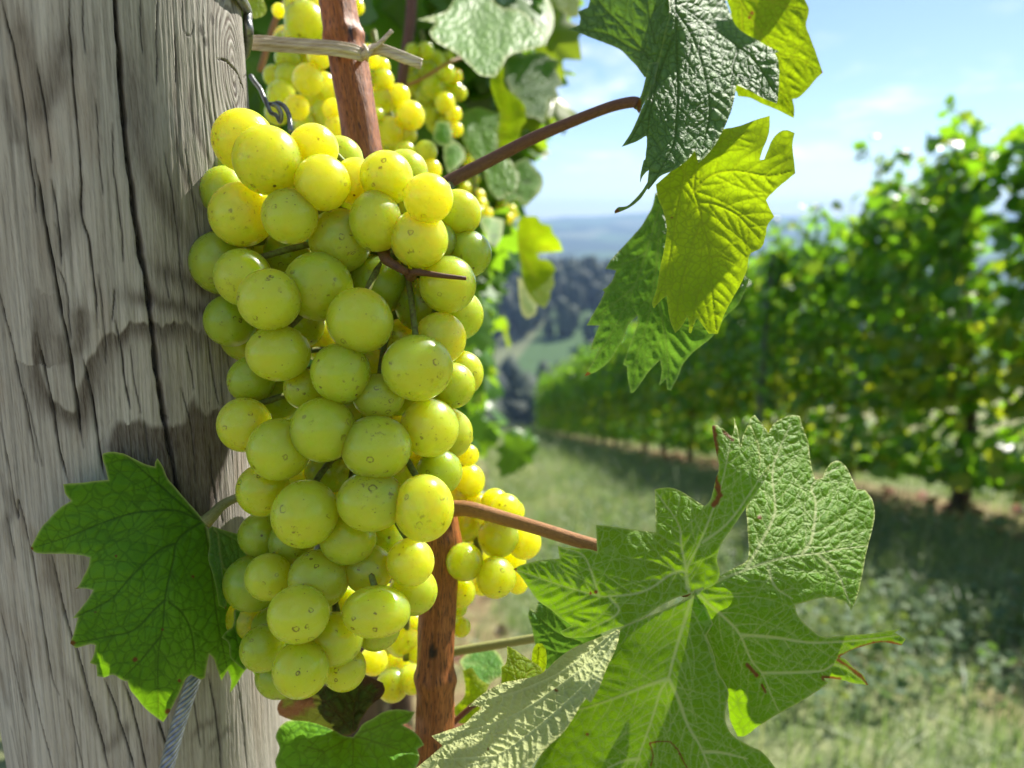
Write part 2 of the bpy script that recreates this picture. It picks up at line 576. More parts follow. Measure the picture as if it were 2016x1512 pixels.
    dark_patch = pl('580,1100 612,990 655,925 720,935 800,915 870,960 950,955 1030,945 1052,850 1085,800 1112,775 1140,850 1180,890 1215,845 1260,860 1310,1000 1320,1120 1240,1420 1160,1600 1000,1560 900,1500 760,1400 640,1300', 'A')
    knot = on_post(462, 140)
    # mesh
    s0, s1 = -.052, .088
    ds = .00024
    front = np.arange(s0, s1, ds) / PR
    back = np.linspace(s1 / PR, s0 / PR + 2 * np.pi, 50)[1:-1]
    th = np.concatenate([front, back])
    zf = np.arange(-.165, .075, .00036)
    z = np.concatenate([np.linspace(-.98, -.165, 60)[:-1], zf, np.linspace(.075, .42, 40)[1:]])
    TH, Z = np.meshgrid(th, z)
    S = TH * PR
    n, k = TH.shape
    flat = np.stack([S.ravel(), Z.ravel()], -1)
    s, zz = flat[:, 0], flat[:, 1]
    # grain flow: across-grain coordinate q (m) bends round the knot
    kx, kz = knot
    rho = np.sqrt((s - kx) ** 2 + ((zz - kz) / 2.3) ** 2)
    w = np.exp(-(rho / .013) ** 2)
    drift = .0009 * (fbm(s * 30, zz * 7, 3, 3) - .5)
    q = (1 - w) * (s - .05 * (zz + .05)) + w * (kx - rho) + drift
    fib = .5 * vnoise(q / .00042, zz / .012, 5) + .3 * vnoise(q / .0011, zz / .02, 6) + .2 * vnoise(q / .00022, zz / .006, 7)
    broad = fbm(q / .007, zz / .09, 4, 8)
    lite = np.array([.60, .555, .52]); mid = np.array([.40, .355, .32]); dark = np.array([.055, .040, .030]); green = np.array([.19, .195, .13])
    c = mid + (lite - mid) * sstep(.3, .72, .55 * broad + .45 * fib)[:, None]
    c = c * (1 - .34 * sstep(.52, .82, vnoise(q / .00034, zz / .022, 15)) * (.4 + .9 * vnoise(q / .004, zz / .03, 16)))[:, None]
    c = c * (1 - .25 * sstep(.5, .8, vnoise(q / .00075, zz / .04, 17)))[:, None]
    # warm patches
    wm = sstep(.55, .75, fbm(s / .01, zz / .03, 4, 21))[:, None]
    c = c * (1 - .35 * wm) + .35 * wm * np.array([.34, .245, .18])
    # green tinge to the right and up
    g = (sstep(.012, .04, s) * sstep(-.06, .03, zz) + .8 * sstep(.01, .04, s) * sstep(-.1, -.13, zz))[:, None] * .40
    c = c * (1 - g) + g * green * (.6 + .9 * fib[:, None])
    hgt = .00022 * (fib - .5)
    jag = .0009 * (vnoise(s / .0011, zz * 0 + 3, 31) - .5)
    for txt, hw, dk, side in bands:
        L = smooth_line(pl(txt), 5)
        hw = hw / 7.0 * MM
        wob = flat + np.stack([.0014 * (vnoise(s / .004, zz / .006, 41) - .5), 2.2 * jag + .002 * (vnoise(s / .006, zz / .01, 43) - .5)], -1)
        lo = L.min(0) - 6 * hw; hi = L.max(0) + 6 * hw
        m = np.where(((wob > lo) & (wob < hi)).all(1))[0]
        d, al = seg_dist(wob[m], L)
        if side:
            # sharp upper edge, soft lower edge
            ref = seg_dist(wob[m] + [0, .0012], L)[0]
            below = ref < d
            f = np.where(below, np.exp(-(d / (2.4 * hw)) ** 2), np.exp(-(d / (.5 * hw)) ** 4))
        else:
            f = np.exp(-(d / (1.15 * hw)) ** 2)
        f = 1.35 * f * dk * (.62 + .6 * fib[m]) * np.minimum(1, 4 * np.minimum(al, 1 - al) + .35)
        f = np.clip(f, 0, 1)[:, None]
        c[m] = c[m] * (1 - f) + f * dark * (1 + .7 * broad[m][:, None])
        hgt[m] -= .00012 * f[:, 0]
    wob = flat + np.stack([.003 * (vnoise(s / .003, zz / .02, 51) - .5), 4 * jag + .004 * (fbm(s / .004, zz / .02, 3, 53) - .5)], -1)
    ins = inside(wob, dark_patch)
    d, _ = seg_dist(flat, np.concatenate([dark_patch, dark_patch[:1]]))
    f = (ins * sstep(0, .0022, d) * (.74 + .3 * fib))[:, None]  # darker brown inside the outline, fading in from its rim
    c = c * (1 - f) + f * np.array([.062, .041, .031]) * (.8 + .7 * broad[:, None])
    # knot: rings and a dark heart
    kn = np.exp(-(rho / .0115) ** 4)
    rings = .5 + .5 * np.sin(rho / .00021 + 7 * fbm(s / .004, zz / .008, 2, 61))
    f = (kn * 1.0 * sstep(.3, .9, rings) * (.5 + .8 * vnoise(s / .002, zz / .006, 65)))[:, None]
    c = c * (1 - f) + f * dark * 1.5
    hgt += -.0002 * kn * rings
    for (a, b, r, dk) in ((1150, 170, 11, .85), (1170, 235, 9, .8), (1210, 105, 12, .8), (1345, 500, 13, .75), (1395, 440, 6, 1.0), (1330, 605, 9, .7), (1360, 560, 8, .7)):
        p = pl('%d,%d' % (a, b), 'W')[0]
        rr = np.sqrt((s - p[0]) ** 2 + ((zz - p[1]) / 1.6) ** 2) / (r / 7.0 * MM)
        f = (np.exp(-rr ** 2) * dk * sstep(.35, .6, vnoise(s / .0005 + zz / .0009, zz / .0011 - s / .001, 71) * .6 + .5 * (rr < .6)))[:, None]
        c = c * (1 - f) + f * np.array([.02, .017, .014])
    gl = .5 + .5 * np.sin(q / .00034 + 5 * fbm(s / .01, zz / .05, 2, 63))
    f = (np.exp(-(rho / .021) ** 4) * (1 - .6 * kn) * .95 * sstep(.45, .9, gl) * (.4 + .9 * vnoise(q / .0012, zz / .03, 64)))[:, None]
    c = c * (1 - f) + f * dark
    hgt += -.00025 * f[:, 0]
    # small random checks along the grain
    extra = []
    for i in range(34):
        a = np.array([rng.uniform(s0, s1), rng.uniform(-.16, .07)])
        ln = rng.uniform(.006, .028)
        sl = rng.normal(.05, .02)
        extra.append((np.array([a, a + [ -sl * -ln * .0 + .08 * ln, -ln]]), rng.uniform(.09, .2), .22))
    allc = [(smooth_line(pl(t), 5), wd, dp) for t, wd, dp in cracks] + extra
    for L, wd, dp in allc:
        wd *= MM * .5
        lo = L.min(0) - 8 * wd; hi = L.max(0) + 8 * wd
        m = np.where(((flat > lo) & (flat < hi)).all(1))[0]
        if not len(m):
            continue
        pos = flat[m] + np.stack([.00035 * (vnoise(zz[m] / .004, s[m] * 0 + 1.5, 81) - .5), 0 * m], -1)
        d, al = seg_dist(pos, L)
        tp = np.clip(np.minimum(al, 1 - al) * 7 + .15, 0, 1) * (.65 + .6 * vnoise(zz[m] / .0035, s[m] * 0, 83))
        if wd > .5 * MM:
            tp = np.maximum(tp, .75)
        e = np.maximum(wd * tp, .00013)
        f = np.exp(-(d / e) ** 4)
        soft = np.exp(-(d / (3.0 * e)) ** 2)
        k_ = (f * np.clip(tp * 1.6, 0, 1) * min(1, .45 + wd / (.25 * MM)))[:, None]
        c[m] = c[m] * (1 - .28 * soft[:, None])  # dark inner wood, plus painted shade for cracks too fine for the mesh
        c[m] = c[m] * (1 - k_) + k_ * np.array([.014, .011, .012])
        hgt[m] -= dp * MM * f * tp
    # slow bumps; flat-ish sawn-round section
    hgt += .0009 * (fbm(s / .02, zz / .11, 3, 91) - .5)
    Rr = PR + hgt - .0004
    V = np.stack([PX + Rr * np.sin(s / PR), PY - Rr * np.cos(s / PR), zz], -1)
    i = np.arange(n - 1)[:, None] * k; j = np.arange(k)[None, :]; j2 = (j + 1) % k
    Q = np.stack([i + j, i + j2, i + k + j2, i + k + j], -1).reshape(-1, 4)
    top = np.arange(k) + (n - 1) * k
    V = np.concatenate([V, [[PX, PY, .425]]])
    cap = np.stack([top, np.roll(top, -1), np.full(k, len(V) - 1)], -1)
    c = np.concatenate([np.clip(c, .008, .9), [[.2, .18, .16]]]); fib = np.concatenate([fib, [.5]])
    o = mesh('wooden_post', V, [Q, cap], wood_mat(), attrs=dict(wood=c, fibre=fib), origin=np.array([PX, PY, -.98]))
    tag(o, 'weathered grey wooden post with a knot and long drying cracks, behind the grapes', 'post')


# ------------------------------------------------------------------ canes, ties, wires
def cane(name, line, rads, mat, parent=None, n=20, spots=(), nodes=(), label=None, cat=None, group=None, ridg=.06, seed=0, flat=1.0):
    C = np.asarray(line, float)
    L = resample(smooth_line(C, 6), .0022)
    t = np.linspace(0, 1, len(L))
    r = np.interp(t, np.linspace(0, 1, len(rads)), rads)
    for (tt, amp, wd) in nodes:
        r = r * (1 + amp * np.exp(-((t - tt) / wd) ** 2))
    T = np.concatenate([[0], np.cumsum(np.linalg.norm(np.diff(L, axis=0), axis=1))])

    def prof(m, a):
        A, B = np.meshgrid(a, T)
        return 1 + ridg * (vnoise(A * 3.2 + .002, B * 25 + seed, seed + 3) - .5) + ridg * .9 * (vnoise(A * 1.3, B * 60, seed + 9) - .5)
    V, F, along, ang = tube_geo(L, r, n, flat, up=(0, -1, 0), prof=prof)
    sp = np.zeros(len(V))
    for (c, rr, st) in spots:
        d = np.linalg.norm((V - np.asarray(c)) / np.asarray(st), axis=1)
        sp = np.maximum(sp, 1 - sstep(rr * .6, rr * 1.1, d))
    o = mesh(name, V, F, mat, parent, attrs=dict(along=along * 8, ang=ang * 1.2, spot=sp), origin=None if parent is not None else L[-1])
    if label:
        tag(o, label, cat, group)
    return o


def build_canes():
    red = cane_mat('cane_bark', (.46, .165, .042), (.28, .085, .022), (.06, .021, .009))
    pts = [(640, -140, .252), (664, 0, .25), (690, 150, .249), (715, 300, .247), (752, 520, .245), (800, 780, .243), (846, 960, .240), (868, 1050, .238), (864, 1160, .237), (858, 1280, .236), (856, 1400, .236), (852, 1520, .236), (845, 1800, .24)]
    line = [pt(*p) for p in pts]
    cane('vine_cane', line, [.0062, .0062, .0063, .0061, .006, .0059], red, n=40, label='reddish brown vine cane, tied to the post and running down behind the front grapes', cat='cane',
         spots=[(pt(851, 1284, .2305), .0016, (1, 1, 2.0)), (pt(690, 62, .244), .0012, (1, 1, 2.4)), (pt(826, 1330, .232), .001, (1, 1, 2.))],
         nodes=[(.105, .16, .008), (.62, .1, .01), (.765, .2, .009), (.86, .1, .02)], ridg=.17, seed=4)
    straw = plain_mat('straw_tie', (.40, .30, .17), .55, .4, nscale=0)
    m = NT('tie_straw')
    oc = m.n('TexCoord').outputs['Object']
    s = m.n('Mapping', Vector=oc, Scale=(150, 150, 2400)).outputs[0]
    n = m.noise(s, 1, 3).outputs[0]
    col = m.mix(m.ramp(n, .35, .7), (.66, .58, .44), (.42, .32, .20))
    straw = m.out(m.bsdf(col, .5, .4, m.bump(n, .5, .0005)))
    root = thing('raffia_tie', 'pale straw tie wrapped round the brown cane and tied back to the post', 'tie', pt(700, 100, .243))
    ce = pt(690, 95, .249)

    def strip(P, w, th, rot=(0, 0, 1), name='strand'):
        L = resample(smooth_line(np.array(P), 6), .0012)
        V, F, al, an = tube_geo(L, w, 10, th, up=rot)
        return V, F
    ps = []
    for dy, w, b in ((-11, .0008, 0), (-2, .0011, .0006), (9, .0010, .0002), (17, .0008, 0), (4, .0006, .0012)):
        dy *= .78; w *= .85
        ps.append(strip([pt(470, 84 + dy * .6, .2485), pt(505, 82 + dy, .2450 - b), pt(560, 86 + dy, .2435 - b), (pt(620, 90 + dy, .2425 - b)), pt(660, 93 + dy, .2415 - b), pt(695, 99 + dy, .2418 - b), pt(715, 106 + dy * .8, .2440), pt(722, 104, .248)], w, .35))
    V, F = join_geo(ps)
    mesh('wrap', V, F, straw, root)
    ps = [strip([pt(716, 105, .2450), pt(728, 98, .2420), pt(748, 84, .2410), pt(772, 60, .2405)], .0015, .35, (.6, 0, .6)),
          strip([pt(716, 102, .2455), pt(740, 94, .2425), pt(765, 68, .2415)], .0010, .35, (.6, 0, .6))]
    V, F = join_geo(ps); mesh('loose_end', V, F, straw, root)
    ps = [strip([pt(716, 104, .2450), pt(742, 93, .2425), pt(780, 104, .2415), pt(830, 124, .2410)], .0013, .3),
          strip([pt(718, 106, .2450), pt(746, 100, .2422), pt(782, 113, .2412), pt(829, 131, .2407)], .0010, .3),
          strip([pt(720, 108, .2455), pt(752, 104, .2425), pt(800, 123, .2415)], .0008, .3)]
    V, F = join_geo(ps); mesh('loose_end', V, F, straw, root)
    ps = [strip([pt(712, 112, .2445), pt(722, 104, .2415), pt(732, 94, .2435)], .0014, .6), strip([pt(722, 116, .2450), pt(724, 104, .2410), pt(718, 92, .2440)], .0011, .6)]
    V, F = join_geo(ps); mesh('knot', V, F, straw, root)

    steel = plain_mat('galvanised_wire', (.30, .31, .30), .42, .5, .75, 600, (.16, .165, .16), .3)
    a = tr('40,430 62,465 92,505 112,550 130,585 160,592 195,585 230,605 255,650 262,700 266,745', 'H')
    L = smooth_line(np.array([pt(p[0], p[1], d) for p, d in zip(a, np.linspace(.2445, .228, len(a)))]), 6)
    tw = tr('120,560 135,600 155,640 185,655 205,690 212,650 190,605 160,590', 'H')
    L2 = smooth_line(np.array([pt(p[0], p[1], d) for p, d in zip(tw, np.linspace(.236, .230, len(tw)))]), 6)
    V, F = join_geo([tube_geo(L, .00075, 10)[:2], tube_geo(L2, .0007, 10)[:2]])
    tag(mesh('trellis_wire', V, F, steel, origin=L[0]), 'grey twisted wire end looped out of the post above the grapes', 'wire')
    w = pl('440,-40 462,-8 478,18 489,42 495,66')
    th = np.concatenate([w[:, 0] / PR, [2.2, 2.6]]); zt = np.concatenate([w[:, 1], [w[-1, 1] - .004, w[-1, 1] - .006]])
    L = smooth_line(np.stack([PX + .0462 * np.sin(th), PY - .0462 * np.cos(th), zt], -1), 6)
    V, F, _, _ = tube_geo(L, .0017, 12, .8, up=(0, 0, 1))
    tag(mesh('binding_wire', V, F, steel, origin=L[0]), 'thick grey wire bent over the edge of the post top', 'wire')

    # steel rope down the post: seven twisted strands
    m = NT('rope_steel')
    a_ = m.attr('along').outputs['Fac']
    n = m.noise(m.n('TexCoord').outputs['Object'], 500, 3).outputs[0]
    col = m.mix(m.ramp(n, .3, .7), (.20, .22, .27), (.34, .36, .40))
    rs = m.out(m.bsdf(col, .38, .5, None, Metallic=.7))
    P0 = [pt(486, 975, .2435), pt(478, 1010, .239), pt(440, 1150, .226), pt(410, 1250, .2195), pt(378, 1345, .2155), pt(350, 1430, .2135), pt(325, 1520, .2115), pt(285, 1640, .208)]
    C = resample(smooth_line(np.array(P0), 8), .0006)
    T = np.gradient(C, axis=0); T /= np.linalg.norm(T, axis=1)[:, None]
    N = np.cross(T, [0, 1, 0]); N /= np.linalg.norm(N, axis=1)[:, None]; B = np.cross(T, N)
    ph = np.arange(len(C)) * .0006 * 2 * np.pi / .016
    ps = []
    for i in range(7):
        q = ph + i * 2 * np.pi / 7
        ps.append(tube_geo(C + .0014 * (np.cos(q)[:, None] * N + np.sin(q)[:, None] * B), .00074, 8)[:2])
    V, F = join_geo(ps)
    tag(mesh('wire_rope', V, F, rs, origin=C[-1]), 'blue grey twisted steel cable slanting down the post below the leaf', 'cable')


# ------------------------------------------------------------------ grapes
ICO3 = None


def grape_meshes(mat, n=4, tag_='grape'):
    out = []
    V0, F0 = ico(4)
    for k in range(n):
        V = V0.copy()
        a = V0 @ rng.normal(0, 1, 3); b = V0 @ rng.normal(0, 1, 3)
        s = 1 + .012 * np.sin(1.3 * a + k) + .008 * np.sin(2.1 * b)
        V = V * s[:, None]
        V[:, 2] *= 1.0 + .018 * (k % 3)
        # shallow dimple at the flower end
        r = np.linalg.norm(V0[:, :2], axis=1)
        V[:, 2] += np.where(V0[:, 2] < 0, .035 * np.exp(-(r / .09) ** 2), 0)
        me = bpy.data.meshes.new(tag_)
        me.from_pydata(V.tolist(), [], F0.tolist())
        me.polygons.foreach_set('use_smooth', np.ones(len(F0), bool))
        me.materials.append(mat)
        out.append(me)
    return out


def settle(c, r, d, passes=60, cap=.009):
    """c (n,2) px, r px, d wanted depth: slide berries along the line of sight until they hardly overlap"""
    d0 = d.copy()
    n = len(d)
    for _ in range(passes):
        P = pt(c[:, 0], c[:, 1], d); Rm = r / FPX * d
        for i in range(n):
            dv = P - P[i]
            dist = np.linalg.norm(dv, axis=1)
            ov = .84 * (Rm + Rm[i]) - dist
            ov[i] = 0
            for j in np.where(ov > 2e-4)[0]:
                s = .2 * ov[j]
                if d0[j] >= d0[i]:
                    d[j] += s; d[i] -= s * .5
                else:
                    d[j] -= s * .5; d[i] += s
        d = np.clip(d, d0 - cap * .5, d0 + cap)
    return d


def cluster(label, berries, meshes, group=None, stems=(), front_pole=.12, name='grape_cluster', cap=.009, stem_mat=None, pick=None):
    """berries: (px, py, rx, ry, depth)"""
    A = np.array([b[:5] for b in berries], float)
    r = .5 * (A[:, 2] + A[:, 3])
    d = settle(A[:, :2], r, A[:, 4].copy(), cap=cap)
    P = pt(A[:, 0], A[:, 1], d)
    root = thing(name, label, 'grapes', P.mean(0) * [1, 1, 0] + [0, 0, P[:, 2].max() + .01], group)
    loc = np.array(root.location)
    for i in range(len(A)):
        o = bpy.data.objects.new('grape', (pick(A[i]) if pick else meshes)[i % 3])
        link(o, root)
        rx = A[i, 2] / FPX * d[i]; ry = A[i, 3] / FPX * d[i]
        o.location = [float(v) for v in (P[i] - loc)]
        u = rng.uniform()
        if u < front_pole:      # flower end turned towards the front
            z = Vector((rng.normal(0, .6), -1, rng.normal(-.2, .5)))
            o.rotation_euler = (-z).to_track_quat('Z', 'Y').to_euler()
        else:
            o.rotation_euler = (rng.uniform(-.9, .9), rng.uniform(-.9, .9), rng.uniform(0, 6.28))
        k = float(.5 * (rx + ry))
        o.scale = (k, k, k)
        if abs(rx / ry - 1) > .06:
            o.rotation_euler = (0, 0, 0)
            o.scale = (float(rx), k, float(ry))
    ps = []
    for L, rr in stems:
        ps.append(tube_geo(smooth_line(np.array(L), 5), rr, 8)[:2])
    if stems and pick:
        S = resample(smooth_line(np.array(stems[0][0]), 5), .004)
        for i in range(len(A)):
            q = P[i] + [0, .002, .004]
            e = S[np.argmin(np.linalg.norm(S - (q + [0, 0, .012]), axis=1))]
            ps.append(tube_geo(smooth_line(np.array([q, .5 * (q + e) + [0, .001, .004], e]), 4), np.linspace(.0009, .0008, 9), 6)[:2])
    if ps:
        V, F = join_geo(ps)
        mesh('stem', V, F, stem_mat, root)
    return root


def build_grapes():
    gm = grape_meshes(grape_mat('grape_skin', (.44, .55, .05), (.54, .61, .07), .024), 4)
    gg = grape_meshes(grape_mat('grape_skin_green_shaded', (.27, .39, .045), (.36, .45, .05), .018, warm=(.30, .38, .04)), 3)  # greener unripe skin, with the shade of inner berries in the colour
    gy = grape_meshes(grape_mat('grape_skin_yellow', (.46, .54, .03), (.54, .58, .045), .026, warm=(.50, .52, .035)), 3)  # riper yellow skin, with the sunlit glow of top berries in the colour
    sm = plain_mat('grape_stem', (.22, .27, .05), .6, .3, 0, 900, (.12, .10, .03), .4)
    dz = {0: .186, 1: .194, 2: .203, 3: .212}
    T = """K 375,278,175,1 508,392,190,0 768,325,138,1 820,517,157,0 1010,510,130,1 1185,490,150,1 1290,460,105,2 1420,607,140,0 1122,738,150,0,166
    1370,838,165,0 1470,850,108,1 1590,690,110,2 1645,922,123,2 1530,1095,160,1 922,845,177,0 635,707,158,0 362,698,178,1 270,570,128,2 620,920,115,3
    255,973,166,2 370,1055,160,1 520,1184,177,0 797,1107,193,0 1032,1301,186,0,180 1140,1100,153,2 1380,1212,138,2
    M 1400,135,148,1 1270,302,203,0,188 214,33,135,2 290,130,100,3 483,219,181,0,160 740,140,108,3 837,330,170,0,164 1052,461,148,0,128 1180,150,120,3
    330,368,112,2 630,420,117,1 475,482,98,2 290,622,150,1 487,764,177,0 738,650,182,0 1042,750,198,0,175 1338,640,168,1 1470,400,118,2 1515,335,105,3
    1440,675,138,3 1395,890,121,2 1240,880,108,3 765,885,114,3 397,992,148,1 635,1125,187,0 1010,1057,196,0,172 1310,1095,170,0,188 880,1270,158,1,138 1110,1270,95,3
    390,1250,112,2 560,1290,105,2 E 275,465,148,2 372,428,132,1 656,440,170,0,160 938,385,142,1,138 1176,345,134,1 1190,508,126,2 980,627,194,0,140 542,640,172,0,158
    743,780,163,1,142 425,720,135,2 342,833,98,2 555,953,160,0,153 797,950,126,1 430,985,80,2 985,712,98,2 262,660,78,3
    K 920,385,52,3 1175,960,70,3 1500,720,120,3 700,1010,110,3 M 900,560,100,3 E 640,860,120,3 1050,600,110,3 760,600,130,3 M 560,520,110,3 1160,440,120,3 K 1000,920,110,3"""
    B = []; f = 'K'
    for w in T.split():
        if w in FR:
            f = w
            continue
        v = [float(q) for q in w.split(',')]
        ox, oy, k = FR[f]
        ry = v[4] if len(v) > 4 else v[2]
        g = 1.0 if v[3] < 2 else max(1.08, 45 * k / v[2])
        B.append((ox + v[0] / k, oy + v[1] / k, v[2] / k * g, ry / k * g, dz[int(v[3])] + rng.uniform(-.001, .001)))
    lo = np.array([(430, 300), (640, 320), (860, 380), (920, 560), (900, 860), (850, 1000), (800, 1180), (690, 1300), (560, 1290), (520, 1100), (500, 800), (430, 560)], float)
    # berries of the inner layer wherever the outer ones leave a gap
    gx, gy_ = np.meshgrid(np.arange(400, 960, 6.), np.arange(230, 1360, 6.))
    G = np.stack([gx.ravel(), gy_.ravel()], -1)
    G = G[inside(G, lo)]
    open_ = np.ones(len(G), bool)
    for q in B:
        open_ &= ((G[:, 0] - q[0]) / q[2]) ** 2 + ((G[:, 1] - q[1]) / q[3]) ** 2 > .9
    for k in range(96 - len(B)):
        if not open_.any():
            break
        g = G[open_]
        n_ = [(np.hypot(g[:, 0] - p[0], g[:, 1] - p[1]) < 34).sum() for p in g]
        p = g[int(np.argmax(n_))]
        m_ = np.hypot(g[:, 0] - p[0], g[:, 1] - p[1]) < 34
        p = g[m_].mean(0)
        B.append((p[0], p[1], 50, 50, .2125))
        open_ &= np.hypot(G[:, 0] - p[0], G[:, 1] - p[1]) > 46
    stems = [([pt(790, 500, .208), pt(788, 560, .215), pt(760, 700, .217), pt(700, 900, .214), pt(650, 1150, .212), pt(600, 1250, .21)], .0017),
             ([pt(885, 366, .236), pt(850, 420, .222), pt(800, 520, .215)], .0016)]
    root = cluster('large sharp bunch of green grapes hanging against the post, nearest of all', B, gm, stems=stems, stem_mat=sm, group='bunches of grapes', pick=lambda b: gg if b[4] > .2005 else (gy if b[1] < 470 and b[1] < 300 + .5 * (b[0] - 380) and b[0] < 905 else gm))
    # withered twig stubs caught between the berries
    tw = cane_mat('dry_twig', (.20, .09, .03), (.11, .045, .018), (.03, .012, .008), 3)
    V, F, al, an = tube_geo(smooth_line(pt(*tr('1168,915 1178,950 1230,985 1290,1020 1340,1030', 'K').T, np.array([.192, .1885, .187, .187, .19])), 5), np.interp(np.linspace(0, 1, 21), [0, .3, 1], [.0017, .0013, .0008]), 8)
    mesh('dry_stub', V, F, tw, root, attrs=dict(along=al * 30, ang=an))
    V, F, al, an = tube_geo(smooth_line(pt(*tr('1320,1045 1345,1025 1400,1030 1500,1045 1635,1060', 'K').T, np.array([.189, .1865, .1855, .184, .1835])), 5), np.interp(np.linspace(0, 1, 21), [0, .2, 1], [.0017, .001, .0005]), 8)
    mesh('dry_stub', V, F, tw, root, attrs=dict(along=al * 30, ang=an))

    def spec(txt, d, dd=.012, f='H'):
        out = []
        for w in txt.split():
            if w in FR:
                f = w
                continue
            v = [float(q) for q in w.split(',')]
            ox, oy, k = FR[f]
            lay = v[3] if len(v) > 3 else 0
            out.append((ox + v[0] / k, oy + v[1] / k, v[2] / k, v[2] / k, d + dd * lay))
        return out

    def fill(B, n, poly, d0, d1, r0, r1):
        k = 0
        lo, hi = poly.min(0), poly.max(0)
        while k < n:
            p = rng.uniform(lo, hi)
            if inside(p[None], poly)[0]:
                r = rng.uniform(r0, r1)
                B.append((p[0], p[1], r, r, rng.uniform(d0, d1)))
                k += 1
        return B
    # bunch behind the cane, lower right
    B = spec('Z2 325,235,52,1 350,335,62,1 350,480,95,1 500,600,78,1 600,655,70,1 560,650,95,0 522,798,117,0 668,830,96,1 508,1028,115,0 630,1060,62,1 330,940,106,0 330,730,100,1 300,1110,92,1 400,640,90,1 420,760,90,2 420,930,90,2 280,560,80,1 240,850,80,2 430,1060,70,2 290,1200,55,2 600,930,80,2', .232, .010)
    cluster('yellow bunch of grapes behind the brown cane, under the bent leaf stalk', B, gy, 'bunches of grapes', stems=[([pt(905, 860, .25), pt(930, 1000, .25), pt(950, 1130, .25)], .0015)], stem_mat=sm)
    B = spec('E 1130,770,112,1 965,905,80,0 1075,1040,92,0 1185,1010,85,0 1215,860,62,1 1080,900,70,2 1150,930,80,2 1010,800,80,2 1190,690,60,1 1090,660,90,2 Z2 310,1310,55,0 290,1190,50,1 270,1260,50,2', .245, .010)
    cluster('small shaded bunch of grapes low down beside the cane', B, gm, 'bunches of grapes', stems=[([pt(800, 1180, .26), pt(800, 1300, .26)], .0013)], stem_mat=sm)
    # bunches behind, above the front one
    B = spec('H 345,125,115,0 300,30,75,0 410,35,70,1 200,60,40,2 420,170,90,1 300,210,80,1 250,330,75,1 360,300,85,1 430,320,70,0 365,450,88,0 260,440,80,1 210,540,80,1 300,610,72,0 400,560,80,1 450,650,75,1 505,620,60,0 520,720,60,0 600,30,60,1 640,40,45,1 640,190,38,1 350,700,70,1 450,480,70,1 240,250,70,2 500,520,60,1 430,740,70,2 170,430,60,2 190,640,70,2', .315, .016)
    fill(B, 10, np.array(tr('230,20 450,20 520,700 240,700', 'H')), .35, .37, 22, 30)
    cluster('big bunch of grapes behind the cane, beside the post top', B, gy[:2] + gm[:1], 'bunches of grapes', stems=[([pt(590, -30, .34), pt(610, 100, .345), pt(620, 230, .345)], .0015)], stem_mat=sm, cap=.02)
    B = spec('H 715,335,52,0 700,290,40,1 720,440,48,0 790,455,62,0 795,570,68,0 880,545,64,0 945,655,82,0 825,745,80,0 750,660,50,0 930,765,55,0 915,865,60,0 1032,862,66,0 880,640,60,1 700,560,40,1 860,850,60,1 1060,965,62,0 990,940,60,1 740,810,60,1 800,890,60,1 780,380,50,1 850,700,60,1 760,520,60,1', .345, .012)
    cluster('bright bunch of grapes just right of the cane, above the front bunch', B, gy, 'bunches of grapes', stems=[([pt(735, 60, .36), pt(760, 200, .362), pt(800, 300, .362)], .0015)], stem_mat=sm, cap=.02)
    B = spec('H 955,285,40,0 1030,290,50,0 1085,345,56,0 1130,350,40,1 1072,490,66,0 1000,430,60,1 1140,420,60,0 1190,520,58,0 1140,585,58,0 1225,530,42,0 1190,650,46,0 1205,735,40,0 1130,680,48,1 1030,540,62,1 950,400,60,1 950,480,60,1 1040,640,60,1 1110,750,40,1 1050,400,60,0 1160,330,40,1 1200,430,40,1 1090,700,56,1 1010,600,60,2', .46, .014)
    cluster('yellow bunch of grapes hanging below the pale leaves, third from the post', B, gy, 'bunches of grapes', stems=[([pt(830, 60, .48), pt(850, 150, .482), pt(880, 230, .482)], .0018)], stem_mat=sm, cap=.02)
    B = spec('X2 440,100,55,0 470,60,45,0 420,150,50,0 480,120,45,1 430,330,55,1 400,380,50,0 460,420,55,0 510,450,60,0 530,520,60,0 520,570,45,0 590,590,45,1 480,300,50,1 450,240,50,1 390,250,40,1 470,180,50,1 440,480,50,1', .62, .015)
    cluster('blurred yellow bunch of grapes behind the long dark stalk', B, gy, 'bunches of grapes', stems=[([pt(930, 280, .63), pt(935, 400, .63)], .0018)], stem_mat=sm, cap=.02)
    B = spec('X2 740,580,62,0 700,550,55,0 780,560,45,0 760,630,45,0 690,610,45,1 800,600,40,1 720,660,40,1 720,520,45,1', .75, .015)
    cluster('little blurred yellow bunch of grapes against the sky edge', B, gy, 'bunches of grapes', stem_mat=sm, cap=.02)
# ------------------------------------------------------------------ leaves traced lobe by lobe
def trc(s, f='P'):
    out = []
    for w in s.split():
        if w[0] == '@':
            f = w[1:]
            continue
        v = [float(q) for q in w.split(',')]
        ox, oy, k = FR[f]
        out.append((ox + v[0] / k, oy + v[1] / k, v[2]))
    return np.array(out)


